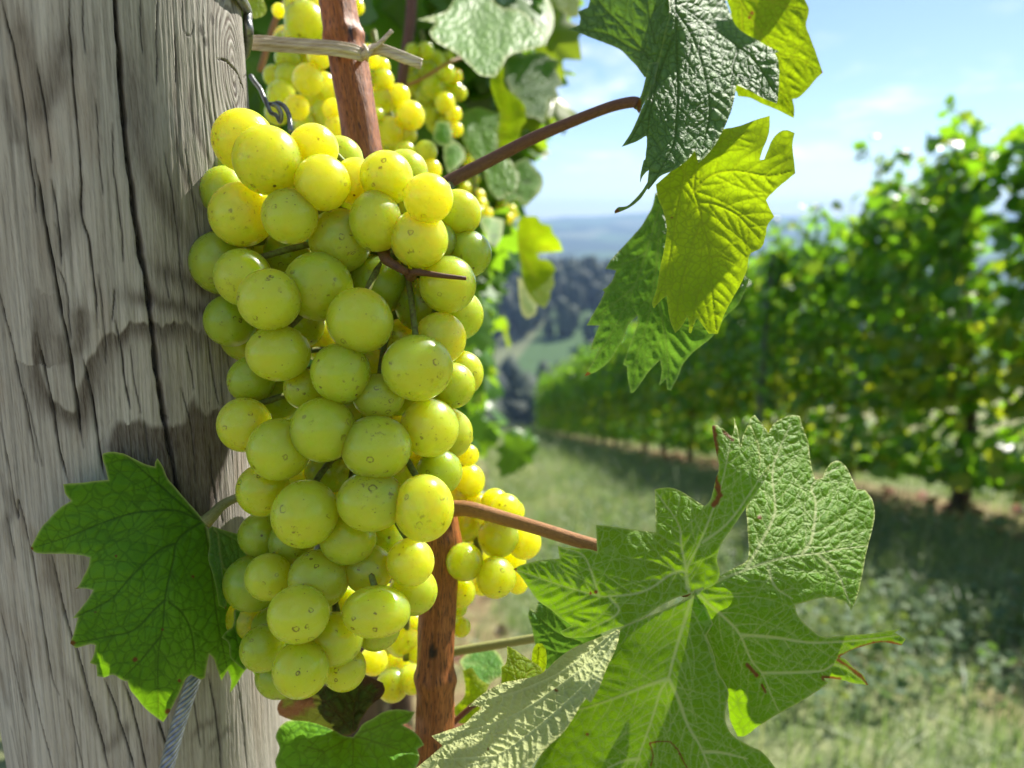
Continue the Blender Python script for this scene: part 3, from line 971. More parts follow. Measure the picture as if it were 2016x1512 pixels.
def tps(ctrl):
    """thin plate through (x, y, depth)"""
    c = np.asarray(ctrl, float)
    X = c[:, :2] / 500.0
    n = len(c)
    D = np.linalg.norm(X[:, None] - X[None], axis=2)
    Kk = np.where(D > 0, D * D * np.log(D + 1e-12), 0) + np.eye(n) * 1e-3
    Pm = np.concatenate([np.ones((n, 1)), X], 1)
    if n < 4:
        co = np.linalg.lstsq(Pm, c[:, 2], rcond=None)[0]
        return lambda p: np.concatenate([np.ones((len(p), 1)), p / 500.0], 1) @ co
    M = np.zeros((n + 3, n + 3)); M[:n, :n] = Kk; M[:n, n:] = Pm; M[n:, :n] = Pm.T
    w = np.linalg.solve(M, np.concatenate([c[:, 2], [0, 0, 0]]))

    def f(p):
        q = p / 500.0
        out = np.zeros(len(p))
        for i0 in range(0, len(p), 4000):
            d = np.linalg.norm(q[i0:i0 + 4000, None] - X[None], axis=2)
            u = np.where(d > 0, d * d * np.log(d + 1e-12), 0)
            out[i0:i0 + 4000] = u @ w[:n] + np.concatenate([np.ones((len(d), 1)), q[i0:i0 + 4000]], 1) @ w[n:]
        return out
    return f


def soft_outline(P, step, corner=48):
    """curves between traced points, with the tooth tips and notches kept sharp"""
    n = len(P)
    a = P - np.roll(P, 1, 0); b = np.roll(P, -1, 0) - P
    la = np.linalg.norm(a, axis=1) + 1e-9; lb = np.linalg.norm(b, axis=1) + 1e-9
    ang = np.degrees(np.arccos(np.clip((a * b).sum(1) / la / lb, -1, 1)))
    tan = (a / la[:, None] + b / lb[:, None])
    tan /= np.linalg.norm(tan, axis=1)[:, None] + 1e-9
    out = []
    for i in range(n):
        j = (i + 1) % n
        L = lb[i]
        if L < 1e-6:
            continue
        m0 = tan[i] * L if ang[i] < corner else b[i] * .9
        m1 = tan[j] * L if ang[j] < corner else b[i] * .9
        k = max(1, int(round(L / step)))
        for q in range(k):
            t = q / k
            h = (2 * t ** 3 - 3 * t * t + 1) * P[i] + (t ** 3 - 2 * t * t + t) * m0 + (-2 * t ** 3 + 3 * t * t) * P[j] + (t ** 3 - t * t) * m1
            if q:
                nn = np.array([-b[i][1], b[i][0]]) / lb[i]
                h = h + nn * .7 * (vnoise(h[0] / 9, h[1] / 9, 5) - .5)
            out.append(h)
    return np.array(out)


def side_veins(prim, poly, gap=46, ang=48, seed=0, first=.5, ratio=.55):
    out = []
    r = random.Random(seed)
    for L in prim:
        L = resample(smooth_line(L, 6), 4.0)
        T = np.concatenate([[0], np.cumsum(np.linalg.norm(np.diff(L, axis=0), axis=1))])
        s = gap * first
        side = 1
        while s < T[-1] * .93:
            k = min(int(np.searchsorted(T, s)), len(L) - 2)
            d = L[k + 1] - L[max(0, k - 1)]
            d /= np.linalg.norm(d) + 1e-9
            for sd in (1, -1):
                a = math.radians(ang + r.uniform(-7, 7)) * sd
                p = L[k] + d * r.uniform(-8, 8) * 0
                dr = np.array([d[0] * math.cos(a) - d[1] * math.sin(a), d[0] * math.sin(a) + d[1] * math.cos(a)])
                ln = (T[-1] - s) * ratio + 25
                pts = [p]
                cur = p.copy()
                while np.linalg.norm(cur - p) < ln:
                    cur = cur + dr * 7
                    b = math.radians(-1.6 * sd + r.uniform(-3.2, 3.2))
                    dr = np.array([dr[0] * math.cos(b) - dr[1] * math.sin(b), dr[0] * math.sin(b) + dr[1] * math.cos(b)])
                    if not inside1(cur, poly):
                        break
                    # stop before running into another main vein
                    if len(pts) > 3 and any(seg_dist(cur[None], np.asarray(q))[0][0] < 5 for q in prim):
                        break
                    pts.append(cur.copy())
                if len(pts) > 3:
                    out.append(np.array(pts))
            s += gap * r.uniform(.8, 1.2) * (1 - .35 * s / T[-1])
            side = -side
    return out


def sheet_geo(out, ctrl, veins=(), face='top', gap=46, step=2.6, bstep=2.6, vein_w=3.0, puff=.0005, groove=.00025, spots=(), wav=.0006, seed=0, ang=48, brown_edge=(), sec_w=.5, prim_extra=(), uvrot=0.0):
    poly = soft_outline(out, bstep)
    prim = [np.asarray(v) for v in veins]
    sec = side_veins(prim, poly, gap, ang, seed) if gap else []
    lo = poly.min(0); hi = poly.max(0)
    # triangular lattice of inner points
    ys = np.arange(lo[1], hi[1], step * .866)
    pts = []
    for k, y in enumerate(ys):
        x = np.arange(lo[0] + (k % 2) * step * .5, hi[0], step)
        pts.append(np.stack([x, np.full(len(x), y)], -1))
    I = np.concatenate(pts)
    I = I[inside(I, poly)]
    I = I + rng.uniform(-.15, .15, I.shape) * step
    dB, _ = seg_dist(I, np.concatenate([poly, poly[:1]]))
    I = I[dB > step * .55]
    allp = np.concatenate([poly, I])
    nb = len(poly)
    r = delaunay_2d_cdt([Vector(p) for p in allp], [(i, (i + 1) % nb) for i in range(nb)], [], 1, 1e-4)
    Q = np.array([v[:] for v in r[0]])
    F = np.array([f for f in r[2] if len(f) == 3], np.int32)
    # photo pixels run downwards: make the face towards the camera the front one
    a, b, c = Q[F[:, 0]], Q[F[:, 1]], Q[F[:, 2]]
    cr = (b[:, 0] - a[:, 0]) * (c[:, 1] - a[:, 1]) - (b[:, 1] - a[:, 1]) * (c[:, 0] - a[:, 0])
    flip = cr > 0
    F[flip] = F[flip][:, ::-1]
    dep = tps(ctrl)(Q)
    dE, _ = seg_dist(Q, np.concatenate([poly, poly[:1]]))
    dep = dep + wav * (fbm(Q[:, 0] / 60, Q[:, 1] / 60, 3, seed + 70) - .5) * 2
    vein = np.zeros(len(Q)); dmin = np.full(len(Q), 1e9)
    for L in prim:
        L = smooth_line(L, 6)
        d, al = seg_dist(Q, L)
        w = vein_w * (1.15 - .75 * al)
        vein = np.maximum(vein, np.exp(-(d / w) ** 4))
        dmin = np.minimum(dmin, d)
    for L in sec:
        d, al = seg_dist(Q, L)
        w = vein_w * sec_w * (1.1 - .6 * al)
        w = np.maximum(w, .95)
        vein = np.maximum(vein, .72 * (1 - .5 * al) * np.exp(-(d / w) ** 2))
        dmin = np.minimum(dmin, d + 2)
    V = pt(Q[:, 0], Q[:, 1], dep)
    # displacement along the surface normal
    N = np.zeros_like(V)
    fn = np.cross(V[F[:, 1]] - V[F[:, 0]], V[F[:, 2]] - V[F[:, 0]])
    for k in range(3):
        np.add.at(N, F[:, k], fn)
    N /= np.linalg.norm(N, axis=1)[:, None] + 1e-15
    disp = puff * (1 - np.exp(-(dmin / 11.0) ** 2)) * sstep(0, 14, dE) * (.6 + .8 * vnoise(Q[:, 0] / 14, Q[:, 1] / 14, seed + 5)) - groove * vein
    V = V + N * (disp if face == 'top' else disp)[:, None]
    if face != 'top':
        F = F[:, ::-1]
    edge = np.exp(-(dE / 2.6) ** 2)
    br = np.zeros(len(Q))
    for (x, y, rad) in spots:
        dd = np.hypot(Q[:, 0] - x, Q[:, 1] - y) / rad
        br = np.maximum(br, sstep(1.15, .6, dd + .7 * (fbm(Q[:, 0] / 7, Q[:, 1] / 7, 3, seed + 9) - .5)))
    for (L, w) in brown_edge:
        d, al = seg_dist(Q, L)
        br = np.maximum(br, sstep(1.2, .4, d / w + 1.0 * (fbm(Q[:, 0] / 8, Q[:, 1] / 8, 3, seed + 13) - .5)))
    dm = float(np.mean(dep))
    uv = np.stack([Q[:, 0] * dm / FPX, -Q[:, 1] * dm / FPX, np.full(len(Q), .01 * seed)], -1)
    return V, F, dict(vein=vein, edge=edge * (dE < 9), brown=br, leafuv=uv)


def leaf(label, mat, sheets, petiole=None, group='vine leaves close to the camera', name='vine_leaf', petiole_mat=None, extra=()):
    VV, FF, AA, off = [], [], {}, 0
    for s in sheets:
        V, F, a = sheet_geo(**s)
        VV.append(V); FF.append(F + off); off += len(V)
        for k, v in a.items():
            AA.setdefault(k, []).append(v)
    V = np.concatenate(VV); F = np.concatenate(FF)
    A = {k: np.concatenate(v) for k, v in AA.items()}
    c = V.mean(0)
    root = thing(name, label, 'leaf', c, group)
    mesh('blade', V, F, mat, root, attrs=A)
    if petiole is not None:
        L, rr = petiole
        cane('petiole', pt(*np.asarray(L).T), rr, petiole_mat, root, n=14, ridg=.05)
    for f in extra:
        f(root)
    return root


def build_leaves():
    lit = leaf_mat('leaf_backlit', top=(.11, .22, .02), top2=(.17, .29, .02), under=(.20, .28, .04), trans=(.56, .76, .006), vein=(.36, .42, .05), tf=.66, rough=.55, spec=.25, cell=480, bump=.45, net=.85, netcol=(.10, .16, .02), edge=(.60, .62, .12))
    darkl = leaf_mat('leaf_leathery', top=(.095, .19, .065), top2=(.15, .26, .09), trans=(.20, .38, .02), vein=(.055, .11, .035), tf=.30, rough=.6, spec=.13, cell=370, bump=.55, net=.6, netcol=(.045, .10, .03), edge=(.32, .42, .12), edgef=.6, fine=.7)
    pale = leaf_mat('leaf_fresh_top', top=(.06, .185, .032), top2=(.10, .25, .045), trans=(.22, .44, .03), vein=(.20, .33, .08), tf=.42, rough=.55, spec=.2, cell=480, bump=.5, net=.45, netcol=(.06, .15, .02), edge=(.48, .55, .18))
    big = leaf_mat('leaf_broad', top=(.042, .145, .007), top2=(.10, .25, .012), trans=(.34, .60, .006), vein=(.56, .62, .28), tf=.42, rough=.55, spec=.18, cell=420, bump=.40, net=.85, netcol=(.27, .43, .09), edge=(.58, .60, .22), veinf=.95)
    shade = leaf_mat('leaf_deep_green', top=(.05, .19, .008), top2=(.17, .40, .025), trans=(.28, .58, .008), vein=(.018, .06, .012), tf=.36, rough=.55, spec=.2, cell=300, bump=.18, net=.45, netcol=(.03, .10, .012), edge=(.52, .58, .22), mott=.9)
    felt = leaf_mat('leaf_felted_underside', top=(.05, .13, .02), under=(.52, .57, .27), trans=(.62, .68, .16), vein=(.4, .45, .2), tf=.4, cell=470, bump=.45, net=.45, edge=(.64, .62, .26), edgef=.6, under_rough=.95, spec=.06)
    stalk_r = cane_mat('stalk_brown', (.20, .085, .045), (.13, .06, .035), (.05, .02, .015), 2.2)
    stalk_o = cane_mat('stalk_orange', (.45, .22, .075), (.33, .15, .05), (.14, .055, .02), 2.0)
    stalk_g = cane_mat('stalk_green', (.35, .36, .12), (.28, .29, .10), (.20, .16, .06), 3)

    # --- the dark puckered leaf hanging at the top
    t_main = tr('740,-160 1000,-160 1120,-40 1090,10 1160,158 1210,195 1260,222 1340,268 1392,290 1368,303 1388,345 1393,450 1390,520 1381,587 1340,572 1290,550 1200,502 1152,482 1140,560 1125,620 1110,660 1080,730 1030,822 990,872 960,905 935,921 915,855 880,900 800,962 720,1000 690,1032 655,1076 640,1068 650,1010 655,965 640,975 620,1000 606,1036 606,1000 615,950 640,850 640,770 590,800 500,833 530,790 570,720 600,650 640,560 660,500 690,400 712,330 745,180 770,80', 'T')
    t_left = tr('860,-160 300,-120 320,0 310,42 252,66 266,98 262,140 195,168 250,182 330,215 440,257 500,288 550,338 590,380 610,410 632,440 655,420 690,380 730,330 775,200 820,60', 'T')
    leaf('dark puckered vine leaf with a curled tip, at the end of the long brown stalk', darkl, [
        dict(out=t_main, ctrl=trc('760,-160,.242 1000,-160,.262 700,350,.224 820,60,.226 1000,40,.250 1150,160,.246 1390,300,.236 1390,580,.219 1200,400,.230 1000,350,.224 860,560,.210 640,560,.214 940,910,.203 1050,760,.212 655,1070,.196 760,900,.199 606,1030,.199 505,832,.210', 'T'),
             veins=[tr('800,-40 812,150 815,330 820,500 815,650 800,800 740,930 670,1050', 'T'), tr('812,60 880,160 940,300 985,480 1000,650 960,850', 'T'), tr('830,20 950,110 1080,200 1160,260 1260,350 1380,540', 'T'), tr('800,200 720,400 660,650 630,900', 'T'), tr('700,380 640,620 540,810', 'T'), tr('1160,270 1130,380 1125,500', 'T')],
             gap=34, seed=1, puff=.0008, groove=.0004, wav=.0012, vein_w=2.4, spots=[(1218, 365, 4)]),
        dict(out=t_left, ctrl=trc('780,-160,.243 300,-120,.262 195,168,.250 320,0,.258 500,288,.243 632,440,.224 735,200,.2275 640,200,.236 775,200,.2275 820,60,.232 730,330,.2265', 'T'),
             veins=[tr('660,330 600,260 500,140 400,40 330,-60', 'T'), tr('640,300 540,260 420,190 230,165', 'T'), tr('690,250 660,100 640,-80', 'T')], gap=34, seed=2, puff=.0010, groove=.0003, wav=.001, vein_w=2.2),
        dict(out=tr('652,358 712,348 700,410 680,490 640,560 600,645 585,620 575,590 600,560 630,470', 'T'), ctrl=trc('652,358,.2235 712,348,.223 640,560,.2165 580,600,.2225', 'T'), veins=[tr('600,600 650,480 680,370', 'T')], gap=0, seed=3, puff=0.0002, wav=.0003, brown_edge=[(tr('590,570 600,640', 'T'), 6)]),
        dict(out=tr('665,1045 640,1080 600,1135 540,1180 495,1200 462,1212 460,1196 480,1176 530,1168 575,1130 615,1085 648,1030', 'T'), ctrl=trc('660,1040,.1965 600,1120,.197 530,1180,.198 465,1205,.199', 'T'), veins=[], gap=0, seed=4, puff=0, wav=.0001, bstep=1.5, step=2, spots=[(1215, 416, 6)]),
    ], petiole=([(860, 372, .236), (885, 357, .238), (960, 318, .238), (1050, 272, .236), (1130, 238, .232), (1200, 211, .227), (1245, 201, .2235), (1258, 206, .2225)], [.0023, .0021, .0019, .0016, .0017]), petiole_mat=stalk_r)

    # --- bright yellow leaf behind it
    y1 = tr('1040,-150 1095,0 1120,80 1050,300 1080,480 1152,520 1160,546 1230,556 1300,590 1380,622 1440,652 1478,672 1480,620 1470,562 1490,560 1560,500 1600,452 1641,412 1620,350 1600,290 1570,210 1548,150 1562,50 1540,0 1500,-60 1480,-160', 'T')
    leaf('bright yellow green leaf behind the dark puckered one, against the sky', lit, [
        dict(out=y1, ctrl=trc('1095,0,.262 1150,540,.253 1478,672,.243 1641,412,.247 1540,0,.258 1350,250,.255 1480,-160,.263 1040,-150,.268', 'T'),
             veins=[tr('1140,-60 1250,130 1380,300 1500,330 1635,410', 'T'), tr('1250,130 1320,330 1400,500 1475,660', 'T'), tr('1200,-60 1380,20 1540,60', 'T'), tr('1180,40 1190,250 1200,520', 'T')], gap=38, seed=5, vein_w=1.9, puff=.0006, groove=-.0002,
             spots=[(1050 + 1238 / 2.88, 26, 5), (1050 + 1225 / 2.88, 35, 4), (1050 + 1638 / 2.88, 142, 3)])])
    # --- glowing leaf in the middle
    y2 = tr('@T 1020,760 1070,735 1160,716 1260,680 1341,656 1338,740 1322,800 1300,850 1284,906 1308,905 1330,850 1350,800 1402,744 1440,738 1482,754 1472,800 1471,850 1480,920 1486,982 1440,1020 1380,1070 1330,1120 1320,1136 1340,1180 1366,1228 @R 1283,383 1245,430 1230,500 1205,566 1140,606 1120,700 1080,790 1030,880 980,980 946,1081 895,1080 850,1020 824,985 800,1040 787,1077 774,1072 772,1000 765,978 720,1050 692,1075 668,1015 655,960 642,853 600,890 566,928 557,910 580,820 605,680 630,560 642,450 622,350 590,270 578,190 @T 690,1050 760,990 850,900 930,830')
    leaf('glowing lime green leaf seen from below with finger like teeth, hanging in mid picture', lit, [
        dict(out=y2, ctrl=trc('@T 1341,656,.222 1070,735,.216 1486,982,.219 @R 578,190,.209 1283,383,.216 1140,606,.213 946,1081,.209 692,1075,.207 560,915,.206 640,450,.209 850,400,.2165 800,750,.211 900,150,.2185'),
             face='under', veins=[tr('725,90 780,190 825,290 850,400 885,540 897,640 905,760 920,900 938,1065', 'R'), tr('742,140 712,300 682,480 640,720 575,900', 'R'), tr('842,415 790,560 750,700 715,860 690,1060', 'R'), tr('830,295 930,310 1050,365 1120,430 1200,520', 'R'), tr('890,630 960,622 1040,660', 'R'), tr('800,240 900,140 1050,110 1250,140 1390,110', 'R'), tr('800,240 830,60 960,-60 1100,-110', 'R'), tr('870,760 820,860 790,1050', 'R')],
             gap=36, seed=6, vein_w=1.8, puff=-.00035, groove=-.0003, wav=.0005, spots=[(1565, 342, 3), (1425, 655, 4), (1324, 428, 2.5)])])
    # --- green leaf behind that one
    g1 = tr('640,250 575,240 556,325 520,392 490,440 420,520 360,585 346,600 310,640 277,693 341,703 318,760 288,800 258,816 274,832 240,900 205,960 166,1030 241,1030 212,1100 188,1178 242,1163 200,1250 152,1335 230,1300 310,1230 360,1150 390,1090 420,1020 468,972 470,1012 440,1100 410,1180 382,1262 406,1274 410,1340 428,1432 446,1426 490,1370 540,1300 602,1238 612,1284 598,1388 640,1348 646,1412 668,1418 712,1330 740,1262 790,1200 850,1150 925,1086 1000,970 1060,915 1105,835 1134,748 1100,730 1040,820 960,920 900,960 780,960 700,800 650,600 655,440', 'R')
    leaf('fresh green lobed leaf hanging half hidden behind the glowing one', pale, [
        dict(out=g1, ctrl=trc('600,240,.247 420,520,.241 277,693,.238 166,1030,.229 152,1335,.222 470,1000,.222 650,600,.231 600,800,.226 428,1432,.216 668,1418,.217 925,1086,.222 1134,748,.227 520,700,.232 400,800,.231', 'R'),
             veins=[tr('600,330 520,600 450,800 330,1050 165,1325', 'R'), tr('520,600 420,650 290,690', 'R'), tr('600,420 580,700 530,1000 470,1200 435,1420', 'R'), tr('600,900 640,1150 655,1405', 'R'), tr('450,800 330,900 175,1025', 'R'), tr('650,1000 800,1050 1000,960', 'R')],
             gap=36, seed=7, vein_w=1.8, puff=.0009, groove=-.0002, wav=.0012, spots=[(1155, 738, 7)])])

    # --- leaf against the post
    L1 = tr('@A 1140,1492 1105,1450 1060,1400 1000,1330 950,1270 922,1205 892,1158 880,1180 879,1206 820,1190 760,1160 690,1130 630,1122 585,1130 580,1142 600,1220 613,1281 560,1285 480,1295 400,1300 357,1305 370,1360 402,1400 340,1440 270,1511 @C 240,140 200,210 173,266 200,290 300,297 400,300 480,310 509,319 500,370 470,430 440,485 424,496 490,495 527,504 500,550 455,610 412,662 440,662 420,740 398,806 430,832 470,822 521,811 541,817 530,870 509,916 545,930 550,992 590,998 640,985 700,1016 722,1020 740,1070 780,1120 830,1180 880,1220 926,1252 970,1180 1000,1120 1030,1060 1060,1000 1085,985 1140,1012 1162,1000 1172,940 1187,866 1210,890 1230,950 1255,1016 1292,958 1310,1020 1302,1088 1345,1030 1388,962 1412,938 1450,990 1492,1052 1505,970 1470,880 1440,780 1440,650 1400,560 1300,420 1230,300 1190,215 1175,150')
    leaf('deep green lobed leaf lying against the grey post, left of the grapes', shade, [
        dict(out=L1, ctrl=trc('@C 1150,120,.2065 900,-200,.198 610,-340,.1885 200,260,.1905 420,500,.1925 405,810,.1950 700,400,.1915 900,600,.1935 926,1252,.2065 600,990,.1975 1180,870,.2065 1000,900,.199 1300,1080,.221 1490,1050,.226 1400,560,.218 1250,650,.210 850,-100,.1975 380,-30,.1895'),
             veins=[tr('1150,115 1060,170 1000,235 985,330 960,430 935,560 925,700 895,900 900,1230', 'C'), tr('1150,112 1000,52 860,55 740,70 560,130 390,200 190,262', 'C'), tr('990,240 900,280 750,420 620,560 430,655', 'C'), tr('1130,100 1000,-10 850,-140 610,-350', 'C'), tr('935,560 870,620 760,730 600,770 410,805', 'C'), tr('960,570 1040,640 1090,760 1110,960', 'C'), tr('1165,150 1200,400 1230,650 1290,950', 'C'), tr('915,760 800,900 690,1010', 'C')],
             gap=44, seed=8, vein_w=2.2, puff=.0003, groove=.00012, wav=.0008, spots=[(266, 1298, 6), (379, 1135, 3), (229, 1095, 3), (330, 1400, 6), (142, 1266, 7), (152, 1160, 5), (62, 1080, 5), (188, 1205, 2.5), (320, 1240, 3), (353, 1340, 4)])],
        petiole=([(530, 968, .232), (500, 972, .226), (470, 979, .2195), (440, 993, .2135), (418, 1015, .2095), (402, 1030, .2080)], [.0014, .0013, .0013, .0016, .0021]), petiole_mat=stalk_g)
    leaf('narrow folded leaflet standing on edge between the leaf on the post and the grapes', pale, [
        dict(out=tr('1180,155 1205,140 1232,180 1242,250 1256,350 1270,450 1285,560 1282,612 1240,592 1226,500 1202,400 1180,325 1188,240', 'C'), ctrl=trc('1205,140,.2065 1230,300,.2035 1190,320,.200 1282,612,.1985', 'C'), veins=[tr('1205,160 1222,300 1250,450 1275,600', 'C')], gap=20, seed=9, vein_w=1.6, puff=.0002, spots=[(445, 1197, 3)]),
        dict(out=tr('1208,142 1300,172 1390,195 1420,210 1412,292 1352,352 1290,396 1262,380 1245,280 1232,190', 'C'), ctrl=trc('1208,142,.2065 1415,205,.214 1412,292,.214 1290,396,.2095', 'C'), veins=[tr('1215,150 1320,210 1400,275', 'C')], gap=24, seed=10, vein_w=2.6, puff=.0002)])
    leaf('small dark leaf tucked under the grapes beside the post', shade, [
        dict(out=tr('1330,612 1400,632 1440,720 1425,830 1387,956 1340,920 1308,888 1292,800 1257,772 1282,738 1320,710', 'C'), ctrl=trc('1330,612,.2075 1440,720,.214 1387,956,.2085 1257,772,.2045', 'C'), veins=[tr('1330,620 1325,700 1345,790 1385,950', 'C'), tr('1340,780 1300,770 1262,772', 'C')], gap=26, seed=11, vein_w=1.5, puff=.0003)])

    # --- the big leaf, lower right
    cen = tr('185,1110', 'Z3')[0]
    CT = trc('@Z2 610,980,.196 870,880,.194 1075,740,.1935 1240,1310,.181 900,1340,.190 1000,1100,.189 1300,1000,.187 @Z3 185,1110,.1795')
    b1 = tr('@Z2 607,980 640,962 680,949 760,930 869,920 858,848 900,858 960,861 1040,868 1081,880 1074,729 1150,736 1260,751 1350,763 1413,772 1412,650 1407,530 1450,520 1500,519 1560,540 1620,580 1692,622 1715,600 1738,540 1752,480 1772,400 1760,330 1738,220 1733,164 1765,165 1800,188 1843,228 1856,200 1857,118 1876,180 1895,285 1910,220 1942,152 1965,190 1990,260 2004,330 2008,390 1995,462 2020,440 @Z3 622,382 615,430 560,525 480,640 400,760 345,840 322,925 337,1010 312,1062 255,1090 200,1103 165,1120 100,1140 0,1190 @Z2 1340,1255 1250,1298 1160,1322 1080,1356 1000,1368 895,1362 872,1335 940,1302 880,1262 820,1212 750,1162 690,1082 640,1012')
    b2 = tr('@Z3 190,1100 250,1080 330,1022 420,972 490,932 502,880 497,800 491,700 486,650 500,585 540,470 560,300 505,155 512,125 535,107 572,150 613,208 640,160 700,120 755,105 792,114 800,150 812,185 840,262 850,350 868,440 879,472 920,463 948,400 990,367 1020,370 1060,410 1090,470 1116,527 1160,530 1200,582 1217,662 1206,740 1182,832 1162,920 1142,1030 1112,1150 1082,1217 1070,1192 1042,1165 980,1145 920,1143 840,1163 763,1184 775,1232 832,1302 925,1364 1000,1360 1200,1345 1358,1319 1330,1340 1392,1378 1368,1413 1250,1395 @Z5 1100,822 1020,852 973,880 1010,902 1050,945 1100,982 1132,1042 1050,1032 970,1010 880,1002 905,1030 850,1072 740,1142 630,1202 500,1282 430,1332 392,1332 350,1240 330,1100 280,980 210,800 150,620')
    b4 = tr('@Z3 205,1095 240,1140 262,1200 300,1290 @Z5 215,760 262,880 278,965 320,1030 342,1088 330,1150 324,1250 345,1300 375,1335 450,1380 530,1420 585,1482 640,1570 640,1800 -400,1900 @Z4 700,1560 760,1440 840,1340 980,1160 1010,1130 1130,900 1170,760 1200,730 1225,712 1400,640 1590,545')
    leaf('large broad vine leaf with pale veins and folded lobes, nearest on the lower right', big, [
        dict(out=b1, ctrl=trc('@Z2 607,980,.199 869,920,.196 1074,729,.198 1240,1300,.181 900,1345,.190 700,1050,.196 1000,1080,.191 1300,1060,.186 1410,530,.200 1560,700,.190 1733,164,.201 1857,118,.203 1942,152,.200 1700,500,.193 1890,420,.1895 @Z3 620,390,.187 340,870,.181 335,1010,.1785 185,1110,.180 180,900,.184 0,1190,.180'),
             veins=[tr('@Z3 165,1115 140,1000 60,1010 @Z2 1400,1080 1300,1120 1150,1135 1090,1132 900,1080 750,1030 612,982'), tr('@Z3 150,1090 150,980 220,840 300,640 360,450 420,130'), tr('@Z2 1590,1000 1560,850 1540,720 1410,535'), tr('@Z2 1090,1132 1050,1000 1000,900 880,860'), tr('@Z2 1150,1135 1200,1230 1000,1340'), tr('@Z3 240,830 400,700 610,400')],
             gap=34, seed=12, vein_w=2.8, puff=.00045, groove=.0, wav=.0005, sec_w=.40,
             brown_edge=[(tr('1740,180 1760,300 1740,420 1780,560 1740,620', 'Z2'), 6), (tr('1800,200 1850,250', 'Z2'), 4)], spots=[(800 + 1075 / 2.88, 1165, 4), (800 + 1045 / 2.88, 1168, 3), (1013, 1120, 5)]),
        dict(out=b2, ctrl=trc('@Z3 190,1100,.1795 490,900,.184 600,600,.195 535,107,.215 790,114,.217 1000,370,.212 1217,662,.203 1160,920,.193 1082,1217,.184 763,1184,.1805 850,700,.195 800,920,.186 480,1000,.181 925,1364,.181 1358,1319,.186 450,1350,.179 @Z5 1132,1042,.184 850,1072,.180 640,1190,.179 392,1332,.185 280,980,.183 150,620,.180 600,850,.179'),
             veins=[tr('@Z3 205,1105 340,1040 480,985 640,930 800,900 900,890 1010,868 1165,850'), tr('@Z3 480,985 560,850 640,690 650,600 640,400 740,150'), tr('@Z3 800,900 860,800 880,600 860,500 1010,400'), tr('@Z3 215,1120 300,1200 380,1270 450,1350 @Z5 470,900 530,975 580,1090 625,1190'), tr('@Z5 415,757 600,770 800,800 1050,790 1300,760'), tr('@Z5 535,972 700,970 870,960 960,925 1120,1030'), tr('@Z3 610,970 650,1080 750,1150'), tr('@Z3 900,900 1000,1000 1080,1190')],
             gap=34, seed=13, vein_w=3.2, puff=.0006, groove=-.0001, sec_w=.36, wav=.0006,
             brown_edge=[(tr('445,920 470,950 500,985', 'Z5'), 4.5), (tr('530,1040 550,1080', 'Z5'), 3), (tr('970,880 1100,822 1200,797 1270,803 1330,822', 'Z5'), 4), (tr('1132,1042 1090,990 1010,930 960,900', 'Z5'), 4), (tr('880,1000 970,1010', 'Z5'), 6)], spots=[(1300 + 560 / 2.88, 780 + 690 / 2.88, 5)]),
        dict(out=b4, ctrl=trc('@Z5 130,520,.1795 262,880,.177 340,1090,.174 375,1335,.1725 640,1600,.172 0,1010,.1745 -400,1900,.166 @Z4 1225,712,.180 1130,900,.1775 840,1340,.173 1300,1300,.172 1550,1250,.1735'),
             veins=[tr('@Z5 135,540 100,650 60,780 20,920 0,1000 @Z4 1440,1080 1410,1180 1360,1330 1300,1500 1260,1640'), tr('@Z5 0,1000 60,1130 110,1270 180,1390 230,1512 270,1650'), tr('@Z4 1470,1010 1350,1050 1200,1110 1040,1165 950,1185'), tr('@Z4 1590,545 1420,620 1240,705 1215,716'), tr('@Z4 1320,1460 1240,1470 1140,1512'), tr('@Z5 205,1420 300,1425 450,1460')],
             gap=36, seed=14, vein_w=3.6, puff=.00012, groove=-.00006, sec_w=.36, wav=.0002, spots=[(800 + 1025 / 2.88, 987 + 1320 / 2.88, 4)],
             brown_edge=[(tr('1385,1500 1400,1440 1380,1370 1440,1360 1500,1365 1540,1410 1590,1512', 'Z4'), 1.7)]),
    ], petiole=([(868, 1004, .2365), (900, 1001, .2335), (930, 1003, .231), (990, 1020, .2265), (1060, 1040, .2205), (1130, 1062, .2145), (1200, 1085, .208), (1300, 1140, .197), (1350, 1162, .1865)], [.0027, .0024, .0021, .0019, .0018, .0018]), petiole_mat=stalk_o)
    # --- folded leaf showing its felted underside
    p1 = tr('1212,726 1203,790 1182,850 1130,960 1092,1060 1046,1142 1012,1112 986,1160 940,1240 880,1322 800,1392 740,1462 690,1540 640,1640 -60,1680 -20,1560 55,1512 120,1460 205,1385 142,1330 230,1300 330,1260 382,1208 430,1172 395,1160 353,1166 390,1128 450,1080 540,1032 640,1010 760,980 850,900 930,840 1020,800 1100,768 1170,743', 'Z4')
    leaf('folded leaf showing its pale felted underside, in front of the big leaf', felt, [
        dict(out=p1, ctrl=trc('1212,726,.1755 1046,1142,.1630 940,1240,.161 690,1540,.157 142,1330,.183 353,1166,.187 540,1032,.188 850,900,.186 1100,768,.180 700,1200,.1725 450,1300,.1765 0,1600,.173 950,1000,.1695 500,1150,.1825', 'Z4'),
             face='under', veins=[tr('1200,735 1050,850 900,960 760,1030 600,1090 440,1130 370,1155', 'Z4'), tr('1190,760 1000,950 800,1100 640,1200 440,1280 160,1332', 'Z4'), tr('1190,790 1050,1000 900,1150 700,1320 500,1450 200,1540', 'Z4'), tr('1100,980 1030,1120', 'Z4'), tr('500,1450 300,1460 150,1470', 'Z4')],
             gap=24, seed=15, vein_w=2.2, puff=-.0005, groove=-.0004, wav=.0012, ang=62, spots=[(800 + 465 / 2.88, 987 + 1405 / 2.88, 3), (1095, 1360, 3)])])
